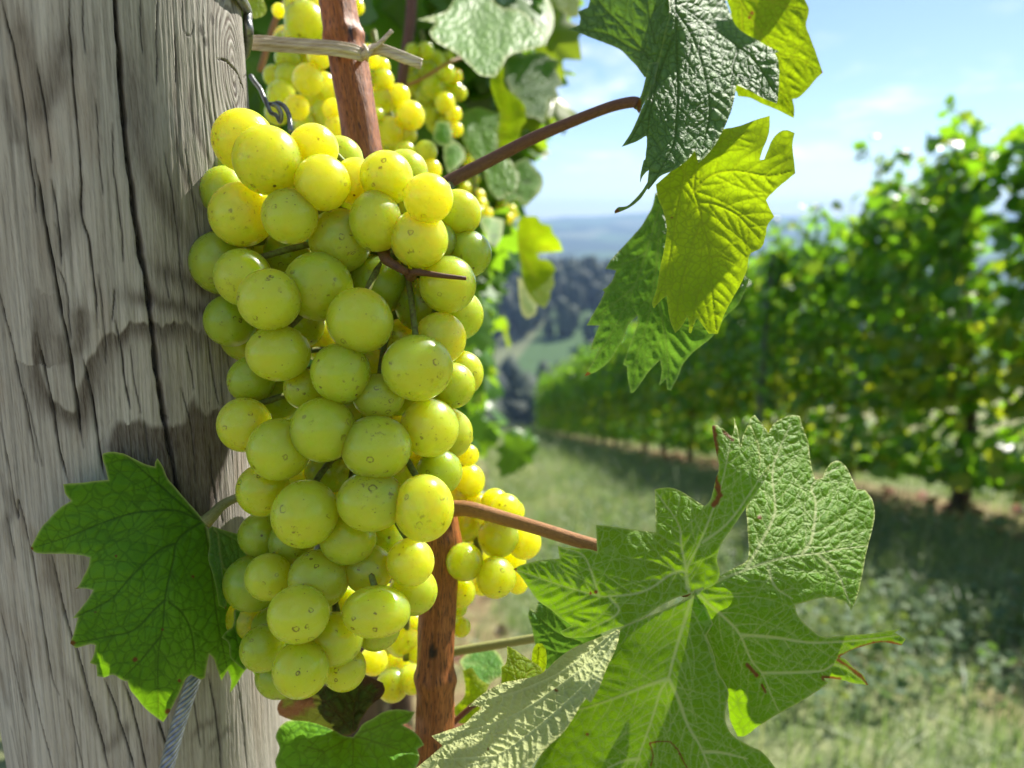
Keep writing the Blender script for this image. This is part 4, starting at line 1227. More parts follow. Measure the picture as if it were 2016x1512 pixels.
    # --- small bright leaflets behind it
    leaf('small pointed yellow green leaf tip standing up behind the pale folded leaf', lit, [
        dict(out=tr('572,820 600,832 640,858 700,898 765,946 790,1000 640,1060 538,1060 540,940 560,925', 'Z4'), ctrl=trc('572,820,.196 765,946,.194 538,1060,.190 640,1040,.189', 'Z4'), veins=[tr('640,1060 610,950 575,830', 'Z4'), tr('640,1050 700,960 740,940', 'Z4')], gap=20, seed=16, vein_w=1.5, puff=.0003)])
    leaf('tiny rounded bright leaf beside the pale folded leaf', lit, [
        dict(out=tr('712,880 722,830 740,806 770,806 788,832 796,890 785,960 740,1000 708,960', 'Z4'), ctrl=trc('740,806,.203 790,890,.202 740,1000,.201', 'Z4'), veins=[tr('745,990 752,900 755,815', 'Z4')], gap=0, seed=17, vein_w=1.2, puff=.0001, bstep=2)])
    leaf('mid green leaf in the shade between the two lobes of the big leaf', pale, [
        dict(out=tr('692,640 700,604 732,632 742,574 800,560 900,560 1050,700 1150,800 1100,900 900,1000 800,960 738,830 712,720', 'Z4'), ctrl=trc('700,604,.218 742,574,.219 1050,700,.212 800,960,.211', 'Z4'), veins=[tr('1000,800 850,740 705,610', 'Z4'), tr('1000,800 900,860 740,820', 'Z4')], gap=36, seed=18, vein_w=1.5, puff=.0004)])

    # --- leaf at the bottom, left of the cane
    bl = tr('400,1690 420,1530 408,1480 432,1400 412,1330 450,1262 520,1236 600,1240 700,1272 800,1330 850,1338 880,1300 900,1268 960,1232 1020,1196 1100,1180 1202,1194 1166,1250 1130,1268 1200,1310 1232,1345 1253,1382 1214,1405 1226,1460 1196,1530 1120,1690', 'E')
    leaf('dark green leaf at the bottom edge between the post and the cane', shade, [
        dict(out=bl, ctrl=trc('850,1335,.226 430,1300,.236 408,1480,.232 1202,1194,.238 1253,1382,.226 1000,1500,.214 700,1500,.214 560,1240,.238 800,1690,.205', 'E'),
             veins=[tr('850,1330 760,1380 680,1430 600,1520', 'E'), tr('850,1335 850,1430 840,1560', 'E'), tr('850,1330 960,1360 1080,1400 1200,1440', 'E'), tr('690,1420 600,1395 560,1385', 'E'), tr('860,1320 980,1280 1190,1200', 'E'), tr('840,1330 700,1290 520,1250', 'E')], gap=42, seed=19, vein_w=1.8, puff=.0005, groove=-.0001, wav=.0010)])
    dry = leaf_mat('leaf_withered', brown=(.075, .042, .02), top=(.045, .10, .018), top2=(.13, .065, .03), under=(.20, .13, .06), trans=(.13, .15, .015), vein=(.08, .04, .02), tf=.28, rough=.7, spec=.2, cell=260, bump=.7, net=.6, netcol=(.06, .025, .012), mott=.5, edge=(.25, .14, .05))
    dl = tr('420,1170 450,1110 520,1100 640,1060 760,1030 860,1010 900,985 950,1000 1020,1030 1030,1070 1010,1110 960,1150 900,1230 860,1310 800,1330 720,1290 600,1250 500,1240 430,1210', 'E')
    leaf('withered brown and green curled leaf right under the front grapes', dry, [
        dict(out=dl, ctrl=trc('420,1170,.232 640,1060,.222 900,985,.216 1030,1070,.220 860,1310,.228 600,1250,.234 700,1150,.216 850,1120,.226 520,1160,.224', 'E'), veins=[tr('850,1320 760,1200 640,1120 450,1130', 'E'), tr('850,1310 860,1150 900,1000', 'E')], gap=26, seed=20, vein_w=2, puff=.0012, wav=.0030, brown_edge=[(tr('425,1160 450,1210 520,1180 600,1130', 'E'), 16), (tr('850,1020 960,1010 1020,1060 980,1130', 'E'), 10)])])

    # --- softer leaves of the same vine, further back
    far = 'blurred vine leaves behind the front bunch'
    glossy = leaf_mat('leaf_glossy_back', top=(.17, .34, .08), top2=(.26, .42, .13), trans=(.34, .62, .03), vein=(.12, .24, .06), tf=.40, rough=.5, spec=.35, cell=220, bump=.3, net=.4, netcol=(.10, .22, .05))
    def back(label, mat, txt, f, c, veins=(), **kw):
        leaf(label, mat, [dict(out=tr(txt, f), ctrl=trc(c, f), veins=[tr(v, f) for v in veins], step=9, bstep=7, gap=50, vein_w=3, puff=.0008, wav=.002, **kw)], group=far)
    back('large pale shining leaf catching the sun above the bunches', glossy, '985,110 1020,118 1090,130 1050,180 1080,230 1200,300 1280,370 1335,425 1425,440 1460,390 1500,320 1600,290 1720,250 1690,170 1620,100 1560,55 1450,35 1380,-40 1230,-60 1190,0 1150,60 1080,85', 'H', '985,110,.41 1090,230,.39 1335,425,.36 1500,320,.39 1720,250,.42 1450,35,.46 1230,-60,.47 1300,150,.43', ['1400,430 1330,250 1250,60', '1400,430 1450,250 1480,60', '1400,430 1200,280 1010,120', '1400,430 1550,280 1700,240'], seed=31)
    back('dark green leaf with bright torn corner against the sky', pale, '1478,330 1530,312 1620,302 1700,298 1745,330 1795,345 1770,400 1812,480 1770,500 1790,560 1740,560 1720,640 1700,702 1660,672 1600,662 1560,575 1500,492 1478,410', 'H', '1478,330,.52 1795,345,.53 1812,480,.525 1700,702,.50 1500,492,.51', ['1520,560 1620,450 1780,370', '1520,560 1650,560 1790,500', '1520,540 1560,420 1640,310'], seed=32)
    back('bright yellow green leaf edge standing upright between pale leaves', lit, '1418,370 1450,350 1472,372 1472,440 1480,490 1540,545 1590,595 1602,690 1575,720 1560,790 1500,830 1448,862 1440,760 1450,640 1420,560 1398,470', 'H', '1418,370,.455 1590,595,.45 1560,790,.445 1448,862,.44', ['1450,850 1480,650 1440,380', '1480,680 1580,620'], seed=33)
    back('pale leaf hanging behind the long dark stalk', glossy, '1226,650 1280,620 1335,608 1400,630 1450,640 1446,740 1440,850 1510,905 1562,1000 1545,1090 1440,1135 1392,1080 1350,960 1300,900 1252,830', 'H', '1226,650,.50 1450,640,.50 1562,1000,.46 1392,1080,.45 1252,830,.48', ['1300,640 1380,850 1450,1120', '1340,760 1420,700'], seed=34)
    back('shaded green leaf over the sky edge below the long stalk', shade, '1520,930 1600,895 1660,960 1692,1000 1688,1075 1640,1130 1600,1172 1560,1130 1500,1140 1410,1105 1440,1060 1500,1010', 'H', '1520,930,.56 1692,1000,.56 1600,1172,.54 1410,1105,.54', ['1430,1090 1560,1040 1680,1010', '1520,1060 1590,1160'], seed=35)
    back('vivid green hanging leaf alone against the blue hills', lit, '835,650 870,622 935,608 1000,613 1022,660 1112,690 1132,760 1172,800 1212,902 1100,912 1000,922 1012,968 1100,982 1152,1050 1130,1112 1142,1172 1112,1230 1102,1290 1062,1372 1000,1340 930,1262 880,1152 858,1000 838,850', 'X2', '835,650,.62 1112,690,.60 1212,902,.60 1062,1372,.58 860,1000,.60 1150,1050,.60', ['820,860 960,780 1120,700', '820,860 1000,860 1200,900', '830,870 960,1100 1060,1360', '880,960 1000,1040 1140,1060'], seed=36)
    back('pale underside of a leaf hanging below the vivid one', felt, '838,1110 885,1150 935,1262 1002,1345 985,1425 920,1462 880,1430 850,1300', 'X2', '838,1110,.63 1002,1345,.625 920,1462,.61', [], seed=37)
    back('dark green leaf over the top of the sky gap', shade, '1372,-60 1700,-60 1752,60 1755,150 1702,262 1660,215 1600,205 1500,105 1420,60', 'H', '1372,-60,.56 1752,60,.57 1702,262,.53 1500,105,.53', ['1600,-60 1650,80 1700,250'], seed=38)
    back('bright leaf at the top between the dark leaf and the sky', lit, '1690,-60 1930,-60 1905,20 1900,92 1850,102 1802,62 1720,32', 'H', '1690,-60,.60 1930,-60,.60 1850,102,.58', ['1800,-50 1850,90'], seed=39)
    back('little bright leaf peeping over the top of the post', lit, '14,-30 60,-60 105,-10 132,58 120,84 60,108 42,90 28,50', 'H', '14,-30,.285 105,-10,.285 120,84,.280 42,90,.278', ['40,-20 80,40 120,80'], seed=40)
    back('round dark leaf behind the grapes at their right shoulder', shade, '508,640 560,612 640,622 722,642 712,720 702,785 645,880 592,852 572,762', 'X2', '508,640,.55 722,642,.56 645,880,.53', ['690,650 640,760 640,870'], seed=41)
    back('shaded leaf below the bright bunch and the cane', shade, '1090,690 1170,690 1180,800 1160,830 1100,820 1070,790', 'H', '1090,690,.43 1180,800,.42 1070,790,.42', [], seed=42)
    back('dark leaf between the bunch and the long stalk', shade, '1130,840 1190,790 1250,850 1255,900 1200,960 1160,980 1140,930', 'H', '1130,840,.44 1255,900,.44 1160,980,.43', [], seed=43)
    back('pale yellow leaf on the ground side of the thin stalk, low down', pale, '300,905 360,850 430,830 510,850 545,900 560,990 500,1010 430,1105 370,1050 330,960', 'Z4', '300,905,.30 510,850,.31 560,990,.29 430,1105,.285', ['310,910 420,930 540,980'], seed=44)
    back('light leaf piece folded up beside the cane at the bottom', lit, '320,960 370,940 420,1010 470,1040 430,1150 380,1260 300,1260 260,1180 330,1100', 'Z4', '320,960,.275 470,1040,.27 300,1260,.265', ['300,1250 350,1100 350,960'], seed=45)
    # a leaf above the frame whose shade falls on the yellow one
    c = pt(1510, 10, .258) + SUN * .05
    d = c[1] * CP - c[2] * SP
    c = (1008 + c[0] / d * FPX, 756 - (c[1] * SP + c[2] * CP) / d * FPX)
    o = np.array([(-40, -90), (45, -95), (50, -25), (18, 28), (-15, 58), (-26, 10)], float) + c
    leaf('vine leaf overhead above the top edge', shade, [dict(out=o, ctrl=np.concatenate([o[::2], np.full((3, 1), d)], 1), veins=[], gap=0, step=9, bstep=8)], group=far)
    # thin stalks of these leaves
    st = [([(858, 1292, .262), (900, 1282, .262), (960, 1272, .26), (1020, 1262, .258), (1062, 1255, .256)], .0015, stalk_g, 'pale thin stalk slanting across behind the cane and the leaves', (0,)),
          ([(800, 170, .44), (840, 150, .44), (880, 125, .44), (915, 112, .45)], .0010, stalk_o, 'thin twig crossing in front of the yellow bunch', ()),
          ([(885, 1430, .245), (930, 1390, .245), (990, 1350, .246), (1040, 1320, .246)], .0009, stalk_r, 'thin brown twig rising beside the cane at the bottom', ()),
          ([(812, -40, .47), (808, 40, .468), (800, 100, .466), (790, 170, .464)], .0035, stalk_r, 'brown woody shoot with buds behind the raffia ends', ()),
          ([(600, -60, .40), (552, 20, .40), (535, 60, .40), (512, 140, .40)], .0016, stalk_o, 'thin orange shoot in the gap beside the post top', ())]
    for L, r_, m_, lab, _ in st:
        cane('shoot', pt(*np.array(L).T), [r_, r_ * 1.05, r_], m_, n=12, label=lab, cat='shoot', ridg=.08)
# ------------------------------------------------------------------ sun
SUN_EL, SUN_AZ = R(44), R(39)
SUN = np.array([math.cos(SUN_EL) * math.sin(SUN_AZ), math.cos(SUN_EL) * math.cos(SUN_AZ), math.sin(SUN_EL)])


def build_light():
    ld = bpy.data.lights.new('sun', 'SUN')
    ld.energy = 4.8
    ld.angle = R(.53)
    ld.color = (1.0, .95, .86)
    o = bpy.data.objects.new('sun', ld)
    link(o)
    o.location = (3, 4, 8)
    o.rotation_euler = Vector(SUN).to_track_quat('Z', 'Y').to_euler()
    w = bpy.data.worlds.new('World')
    SC.world = w
    w.use_nodes = True
    m = NT('', w.node_tree)
    sky = m.n('TexSky', dict(sky_type='NISHITA', sun_disc=False, sun_elevation=SUN_EL, sun_rotation=SUN_AZ, altitude=350, air_density=.85, dust_density=.25, ozone_density=3.2))
    d = m.n('TexCoord').outputs['Generated']
    s = m.n('SeparateXYZ', Vector=d)
    # thin high cloud: noise on a flat layer overhead
    zz = m.math('MAXIMUM', s.outputs[2], .03)
    px = m.math('DIVIDE', s.outputs[0], m.math('ADD', zz, .12)); py = m.math('DIVIDE', s.outputs[1], m.math('ADD', zz, .12))
    v = m.n('CombineXYZ', X=m.math('ADD', px, .35), Y=m.math('MULTIPLY', py, .8), Z=2.0).outputs[0]
    n = m.noise(v, 1.7, 7, .58, .25).outputs[0]
    f = m.math('MULTIPLY', m.ramp(n, .50, .72), m.ramp(s.outputs[2], .02, .10))
    cl = m.mix(m.math('MULTIPLY', f, .8), sky, (8.6, 9.0, 9.8))
    bg = m.n('Background', Color=cl, Strength=.07)
    o = m.t.nodes.new('ShaderNodeOutputWorld')
    m.set(o.inputs['Surface'], bg)


# ------------------------------------------------------------------ terrain: one sheet from the feet to the horizon
def terrain(x, y):
    r = np.hypot(x, y)
    near = near_ground(np.clip(x, -8, 8), np.clip(y, -4, 26)) + .03 * (fbm(x * 1.7, y * 1.7, 3, 201) - .5)
    near = near + .18 * np.clip(-4 - y, 0, 60)
    yy = np.maximum(y - 26, 0)
    drop = near - .30 * np.minimum(yy, 30) - .36 * np.clip(yy - 30, 0, 110) - .05 * np.clip(yy - 140, 0, 200)
    side = np.clip(np.abs(x) - 8, 0, None)
    drop = drop + .10 * np.clip(x - 8, 0, 60) - .12 * np.clip(-8 - x, 0, 60)
    # valley floor, then a wooded swell, then range behind range
    u = y + .15 * x
    swell = -88 + 34 * np.exp(-((u - 640) / 200) ** 2) + 9 * (fbm(x / 160, y / 160, 3, 211) - .5)
    h = np.where(y > 150, np.maximum(drop, swell) if False else drop, drop)
    k = sstep(120, 330, y)
    h = drop * (1 - k) + swell * k
    k2 = sstep(900, 1900, r) * sstep(-200, 400, y)
    rng1 = -190 + 120 * fbm(x / 1100 + 3, y / 900, 4, 221) * sstep(1300, 2600, r)
    rng2 = -170 + 215 * sstep(2300, 5200, r) * (.35 + .85 * fbm(x / 1100 + 8, y / 1100, 4, 231))
    far = np.maximum(rng1, np.where(r > 2500, rng2, -1e3))
    h = h * (1 - k2) + far * k2
    back = sstep(20, 400, -y)
    return h * (1 - back) + back * 30


def build_terrain():
    m = NT('ground')
    geo = m.n('NewGeometry').outputs['Position']
    xyz = m.n('SeparateXYZ', Vector=geo)
    n = m.noise(geo, 1.6, 5, .6).outputs[0]
    n2 = m.noise(geo, 9.0, 4, .6).outputs[0]
    n3 = m.noise(geo, 60.0, 4, .65).outputs[0]
    grass = m.mix(m.ramp(n2, .3, .7), (.12, .16, .07), (.24, .26, .13))
    straw = m.mix(m.ramp(n3, .3, .7), (.30, .24, .12), (.20, .155, .085))
    soil = m.mix(m.ramp(n3, .3, .7), (.26, .155, .095), (.15, .09, .06))
    col = m.mix(m.ramp(n, .42, .7), grass, straw)
    # bare strips under both vine rows
    la = m.math('ADD', xyz.outputs[0], m.math('MULTIPLY', xyz.outputs[1], .052))
    wob = m.math('MULTIPLY_ADD', n, .5, -.25)
    d1 = m.math('ABSOLUTE', m.math('SUBTRACT', m.math('ADD', la, wob), 2.32))
    d2 = m.math('ABSOLUTE', m.math('ADD', m.math('ADD', la, wob), .16))
    nf = m.ramp(xyz.outputs[1], 18, 26, 1, 0)
    st = m.math('MULTIPLY', m.math('MAXIMUM', m.ramp(d1, .12, .34, 1, 0), m.ramp(d2, .14, .30, 1, 0)), nf)
    col = m.mix(m.math('MULTIPLY', st, .85), col, m.mix(m.ramp(n2, .35, .6), soil, straw))
    # far land: meadow, field and wood patches
    v = m.voro(m.n('Mapping', Vector=geo, Scale=(.0055, .0032, .005)).outputs[0], 1.0)
    vc = m.n('SeparateColor', Color=v.outputs['Color'])
    patch = m.mix(m.ramp(vc.outputs[0], .45, .5), (.03, .05, .022), (.07, .125, .045))
    patch = m.mix(m.ramp(vc.outputs[1], .82, .86), patch, (.15, .17, .09))
    fn = m.noise(geo, .03, 5, .65).outputs[0]
    patch = m.mix(m.ramp(fn, .4, .7, 0, .5), patch, (.022, .036, .018))
    col = m.mix(m.ramp(xyz.outputs[1], 60, 180), col, patch)
    nrm = m.bump(n3, .6, .02)
    mat = m.out(m.bsdf(col, .95, .1, nrm))
    rr = np.concatenate([[0], np.geomspace(.25, 40, 130), np.geomspace(41, 7400, 150)])
    na = 360
    a = np.linspace(0, 2 * np.pi, na, endpoint=False)
    RR, AA = np.meshgrid(rr[1:], a, indexing='ij')
    x = (RR * np.sin(AA)).ravel(); y = (RR * np.cos(AA)).ravel()
    V = np.stack([x, y, terrain(x, y)], -1)
    V = np.concatenate([V, [[0, 0, float(terrain(np.array([0.]), np.array([0.]))[0])]]])
    nr = len(rr) - 1
    i = np.arange(nr - 1)[:, None] * na; j = np.arange(na)[None]; j2 = (j + 1) % na
    Q = np.stack([i + j, i + na + j, i + na + j2, i + j2], -1).reshape(-1, 4)
    cap = np.stack([np.full(na, len(V) - 1), np.arange(na), (np.arange(na) + 1) % na], -1)
    o = mesh('ground', V, [Q[:, ::-1], cap[:, ::-1]], mat)
    tag(o, 'sloping grassy vineyard ground falling to a wooded valley and blue hills', 'ground', kind='structure')


def leaf_template(kind=0):
    """a small lobed vine leaf: outline points round a raised middle"""
    r = np.array([1.0, .78, .92, .62, .88, .70, .80, .45, .58, .30])
    th = np.radians([0, 17, 33, 52, 70, 88, 106, 128, 148, 172])
    r = np.concatenate([r, r[:0:-1]]); t = np.concatenate([th, -th[:0:-1]])
    x = r * np.sin(t); y = r * np.cos(t)
    z = -.18 * np.abs(x) ** 1.3 - .16 * (y - .2) ** 2 + .07 * np.sin(7 * t)
    V = np.concatenate([np.stack([x, y, z], -1), [[0, .12, .05]]])
    n = len(x)
    F = np.stack([np.full(n, n), (np.arange(n) + 1) % n, np.arange(n)], -1)
    return V * .62, F


def scatter_leaves(P, size, nrm, tip, tint):
    """one mesh of vine leaves: centre, size, facing and tip direction per leaf"""
    T, F = leaf_template()
    n = len(P)
    nz = nrm / (np.linalg.norm(nrm, axis=1)[:, None] + 1e-9)
    ty = tip - (tip * nz).sum(1)[:, None] * nz
    ty /= np.linalg.norm(ty, axis=1)[:, None] + 1e-9
    tx = np.cross(ty, nz)
    curl = 1 + rng.normal(0, .6, n)
    V = P[:, None] + size[:, None, None] * (T[None, :, 0:1] * tx[:, None] + T[None, :, 1:2] * ty[:, None] + (T[None, :, 2:3] * curl[:, None, None]) * nz[:, None])
    FF = (F[None] + (np.arange(n) * len(T))[:, None, None]).reshape(-1, 3)
    return V.reshape(-1, 3), FF, np.repeat(tint, len(T))


def rand_dirs(n, base, spread):
    v = rng.normal(0, spread, (n, 3)) + base
    return v / np.linalg.norm(v, axis=1)[:, None]


def vine_foliage(nleaf, length, height, thick, z0, top_shoots, yel=.3, size=(.085, .13), hole=.0):
    """leaves of one trained vine: upright shoots side by side, each set with leaves; a few run on above the wires"""
    ns = 13
    P = []; T = []; canes = []
    top = z0 + height
    for k in range(ns + top_shoots):
        tall = k >= ns
        x0 = (-.5 + (k + .5 + rng.uniform(-.3, .3)) / ns) * length if not tall else rng.uniform(-.5, .5) * length
        y0 = rng.normal(0, thick * .45)
        zt = top * rng.uniform(.86, 1.0) if not tall else top + rng.uniform(.06, .26)
        zb = .52 if not tall else .9
        n_ = 7
        L = np.stack([x0 + np.cumsum(rng.normal(0, .022, n_)), y0 + np.cumsum(rng.normal(0, .016, n_)), np.linspace(zb, zt, n_)], -1)
        if tall:
            L[-1] += [rng.normal(0, .06), rng.normal(0, .05), -.03]
        C = smooth_line(L, 6)
        canes.append(tube_geo(C, np.linspace(.0042, .0016, len(C)), 5)[:2])
        m_ = int((.62 * nleaf / ns if not tall else 26))
        q = rng.uniform(0, 1, m_) if not tall else rng.uniform(.35, 1, m_)
        c = np.stack([np.interp(q, np.linspace(0, 1, len(C)), C[:, i]) for i in range(3)], -1)
        sp = np.array([.034, thick * .75, .03]) if not tall else np.array([.03, .03, .02])
        P.append(c + rng.normal(0, 1, c.shape) * sp); T.append(np.clip((c[:, 2] - z0) / height, 0, 1.05))
    # hanging laterals and the fruit zone below
    m_ = int(.42 * nleaf)
    x = rng.uniform(-.5, .5, m_) * length
    t = rng.uniform(0, 1, m_) ** 1.8
    p = np.stack([x, rng.normal(0, thick, m_), z0 + t * height], -1)
    keep = fbm(x * 4 + rng.uniform(0, 9), p[:, 2] * 4, 2, 77) > hole
    P.append(p[keep]); T.append(t[keep])
    P = np.concatenate(P); t = np.concatenate(T)
    n = len(P)
    nrm = rand_dirs(n, np.array([0, 0, .55]), .75)
    nrm[:, 1] += np.sign(P[:, 1]) * .7
    tip = rand_dirs(n, np.array([0, 0, -.9]), .55)
    tint = rng.uniform(0, .70, n)
    ye = (rng.uniform(0, 1, n) < yel * np.exp(-((t - .3) / .2) ** 2) + .02)
    tint = np.where(ye, rng.uniform(.8, 1.0, n), tint)
    sz = rng.uniform(*size, n) * np.where(t > .97, .8, 1)
    return scatter_leaves(P, sz, nrm, tip, tint) + (join_geo(canes),)


def trunk_geo(h, r, lean=(0, 0), seed=0, arms=True):
    rr = random.Random(seed)
    L = [(0, 0, -.12)]
    for k in range(1, 7):
        t = k / 6
        L.append((lean[0] * t + rr.uniform(-.02, .02), lean[1] * t + rr.uniform(-.02, .02), h * t))
    L = smooth_line(np.array(L), 5)
    t = np.linspace(0, 1, len(L))
    rad = r * (1.25 - .35 * t + .3 * np.exp(-((t - 1) / .12) ** 2) + .35 * np.exp(-(t / .12) ** 2) + .12 * np.sin(9 * t + seed))

    def prof(m, a):
        A, B = np.meshgrid(a, np.linspace(0, 8, m))
        return 1 + .28 * (vnoise(A * 1.6, B * 2.2, seed) - .5)
    parts = [tube_geo(L, rad, 12, prof=prof)[:2]]
    if arms:
        for s in (-1, 1):
            e = L[-1]
            A = smooth_line(np.array([e, e + [s * .12, .01, .07], e + [s * .32, .0, .09], e + [s * .48, 0, .08]]), 5)
            parts.append(tube_geo(A, np.linspace(r * .55, r * .25, len(A)), 8)[:2])
    return join_geo(parts)


def build_vines():
    hedge = cluster_leaf_mat('hedge_leaves', (.028, .092, .013), (.07, .17, .022), (.22, .27, .02), (.28, .60, .015), (.58, .64, .02), tf=.49, rough=.38)
    own = cluster_leaf_mat('row_leaves', (.045, .13, .02), (.085, .21, .03), (.22, .27, .03), (.30, .58, .015), (.42, .56, .02), tf=.46, rough=.36)
    bark = cane_mat('vine_bark', (.10, .062, .042), (.06, .04, .03), (.02, .014, .012), .25)
    # right row
    a0 = np.array([2.22, 1.75]); dirv = np.array([-.0525, .9986]); dirv /= np.linalg.norm(dirv)
    rot = math.atan2(dirv[1], dirv[0])
    protos = []
    for k in range(4):
        protos.append((vine_foliage(1700, 1.12, 1.56, .125, .17, 7, .38, size=(.06, .10), hole=.33), trunk_geo(.60, .028, (rng.uniform(-.08, .08), rng.uniform(-.03, .03)), 40 + k)))
    made = {}
    labels = {1: 'leafy grapevine with a dark gnarled bare trunk, nearest at the right edge', 2: 'leafy grapevine of the right row, just behind the one with the tallest bare trunk', 3: 'leafy grapevine beside the grey trellis post of the right row'}
    ordn = ['first', 'second', 'third', 'fourth', 'fifth', 'sixth', 'seventh', 'eighth', 'ninth', 'tenth', 'eleventh', 'twelfth', 'thirteenth', 'fourteenth', 'fifteenth', 'sixteenth', 'seventeenth', 'eighteenth', 'nineteenth', 'twentieth', 'twenty first', 'twenty second', 'twenty third', 'twenty fourth']
    step = 1.05
    def stand(xy):
        return np.array([xy[0], xy[1], float(terrain(np.array([xy[0]]), np.array([xy[1]]))[0])])
    nv = 22
    slope = math.atan(.268)
    for i in range(nv):
        xy = a0 + dirv * (.55 + step * i)
        loc = stand(xy)
        k = i % 4
        lab = labels.get(i, 'leafy grapevine standing %s from the near end of the right row' % ordn[i])
        root = thing('grapevine', lab, 'grapevine', loc, 'grapevines of the right hand row')
        root.rotation_euler = (0, 0, rot + (math.pi if i % 8 >= 4 else 0))
        if k not in made:
            (V, F, tint, (CV, CF)), (TV, TF) = protos[k]
            # rows run downhill: shear the leaf wall with the slope
            f = mesh('foliage', V + np.array(loc), F, hedge, None, True, dict(tint=tint), origin=np.array(loc))
            f.parent = root; f.location = (0, 0, 0)
            t = mesh('trunk', TV + np.array(loc), TF, bark, None, True, dict(along=TV[:, 2] * 3, ang=TV[:, 0] * 30, spot=np.zeros(len(TV))), origin=np.array(loc))
            t.parent = root; t.location = (0, 0, 0)
            c = mesh('cane', CV + loc, CF, bark, None, True, dict(along=CV[:, 2] * 3, ang=CV[:, 0] * 30, spot=np.zeros(len(CV))), origin=loc)
            c.parent = root; c.location = (0, 0, 0)
            made[k] = (f.data, t.data, c.data)
        else:
            for nm, me in zip(('foliage', 'trunk', 'cane'), made[k]):
                link(bpy.data.objects.new(nm, me), root)
        sg = -1 if i % 8 < 4 else 1
        for ch in root.children:
            ch.rotation_euler = (0, 0, 0)
            if ch.name.startswith(('foliage', 'cane')):
                # lean along the slope, keep leaves upright enough
                ch.rotation_euler = (0, -sg * slope, 0)
                s = 1 + .025 * math.sin(i * 2.3)
                ch.scale = (1.03, 1.0 + .12 * math.sin(i * 1.7), s)
        if i == 1:
            for ch in root.children:
                if ch.name.startswith('trunk'):
                    ch.scale = (1.25, 1.25, 1.0)
    # trellis posts and wires of the right row
    zinc = plain_mat('zinc_post', (.20, .22, .25), .5, .5, .5, 60, (.11, .12, .14))
    lb = ['grey metal trellis post standing in the right row, nearest visible', 'grey metal trellis post further down the right row', 'thin grey trellis post near the far end of the right row']
    tops = []
    for q, i in enumerate((-.4, 2.95, 9.2, 16.2)):
        xy = a0 + dirv * (.55 + step * i)
        b = stand(xy - np.array([.16, 0]))
        ps = []
        for (dx, dy, w, dp) in ((0, 0, .036, .004), (-.017, .012, .004, .026), (.017, .012, .004, .026)):
            V, F = ico(0)
            x0, x1, y0, y1 = dx - w / 2, dx + w / 2, dy - dp / 2, dy + dp / 2
            z0, z1 = -.2, 1.72
            V = np.array([[x, y, z] for z in (z0, z1) for y in (y0, y1) for x in (x0, x1)])
            F = np.array([[0, 2, 3, 1], [4, 5, 7, 6], [0, 1, 5, 4], [2, 6, 7, 3], [0, 4, 6, 2], [1, 3, 7, 5]])
            ps.append((V, [F]))
        V, F = join_geo(ps)
        tops.append(b)
        lab = 'grey metal trellis post at the near end of the right row' if q == 0 else lb[q - 1]
        tag(mesh('trellis_post', V + b, F, zinc, None, False, origin=b), lab, 'post', 'trellis posts of the right row')
    steel = plain_mat('trellis_steel', (.35, .36, .37), .4, .5, .8)
    for hgt, nm in ((.66, 'lowest'), (1.15, 'middle'), (1.62, 'top')):
        e0 = stand(a0 - dirv * 1.0) + [0, 0, hgt]; e1 = stand(a0 + dirv * 23) + [0, 0, hgt]
        V, F, _, _ = tube_geo(np.linspace(e0, e1, 30), .0016, 6)
        tag(mesh('row_wire', V, F, steel, origin=e0), '%s trellis wire stretched through the right vine row' % nm, 'wire', 'trellis wires of the right row')
    # our own row, running away behind the post
    b0 = np.array([-.23, 1.0])
    made = {}
    pr = []
    for k in range(3):
        pr.append((vine_foliage(600, 1.12, 1.05, .11, .62, 2, .35, size=(.08, .12), hole=.34), trunk_geo(.64, .026, (rng.uniform(-.06, .06), 0), 60 + k)))
    for i in range(20):
        xy = b0 + dirv * (.45 + step * i)
        loc = stand(xy)
        lab = 'leafy grapevine of the near row, %s behind the wooden post' % ordn[i]
        root = thing('grapevine', lab, 'grapevine', loc, 'grapevines of the near row behind the post')
        root.rotation_euler = (0, 0, rot + (math.pi if i % 6 >= 3 else 0))
        k = i % 3
        if k not in made:
            (V, F, tint, (CV, CF)), (TV, TF) = pr[k]
            f = mesh('foliage', V + loc, F, own, None, True, dict(tint=tint), origin=loc); f.parent = root; f.location = (0, 0, 0)
            t = mesh('trunk', TV + loc, TF, bark, None, True, dict(along=TV[:, 2] * 3, ang=TV[:, 0] * 30, spot=np.zeros(len(TV))), origin=loc); t.parent = root; t.location = (0, 0, 0)
            c = mesh('cane', CV + loc, CF, bark, None, True, dict(along=CV[:, 2] * 3, ang=CV[:, 0] * 30, spot=np.zeros(len(CV))), origin=loc)
            c.parent = root; c.location = (0, 0, 0)
            made[k] = (f.data, t.data, c.data)
        else:
            for nm, me in zip(('foliage', 'trunk', 'cane'), made[k]):
                link(bpy.data.objects.new(nm, me), root)
        sg = -1 if i % 6 < 3 else 1
        for ch in root.children:
            if ch.name.startswith(('foliage', 'cane')):
                ch.rotation_euler = (0, -sg * slope, 0)
                ch.scale = (1.03, 1.0, 1 + .05 * math.sin(i * 1.9))
    # the vine the front bunches belong to: leaves overhead and behind the bunches
    P = []
    def blob(px, py, d, n, sx, sy, sd):
        p = pt(rng.normal(px, sx, n), rng.normal(py, sy, n), np.clip(rng.normal(d, sd, n), d - 1.6 * sd, None))
        P.append(p)
    blob(760, -60, .62, 130, 200, 70, .07)
    blob(1000, -90, .60, 36, 90, 50, .06)
    blob(620, 130, .66, 120, 110, 130, .07)
    blob(780, 60, .72, 110, 160, 80, .07)
    blob(900, 260, .85, 150, 55, 110, .09)
    blob(960, 330, .95, 90, 40, 80, .08)
    blob(1000, 120, .80, 80, 60, 60, .06)
    blob(930, 520, 1.0, 70, 26, 70, .08)
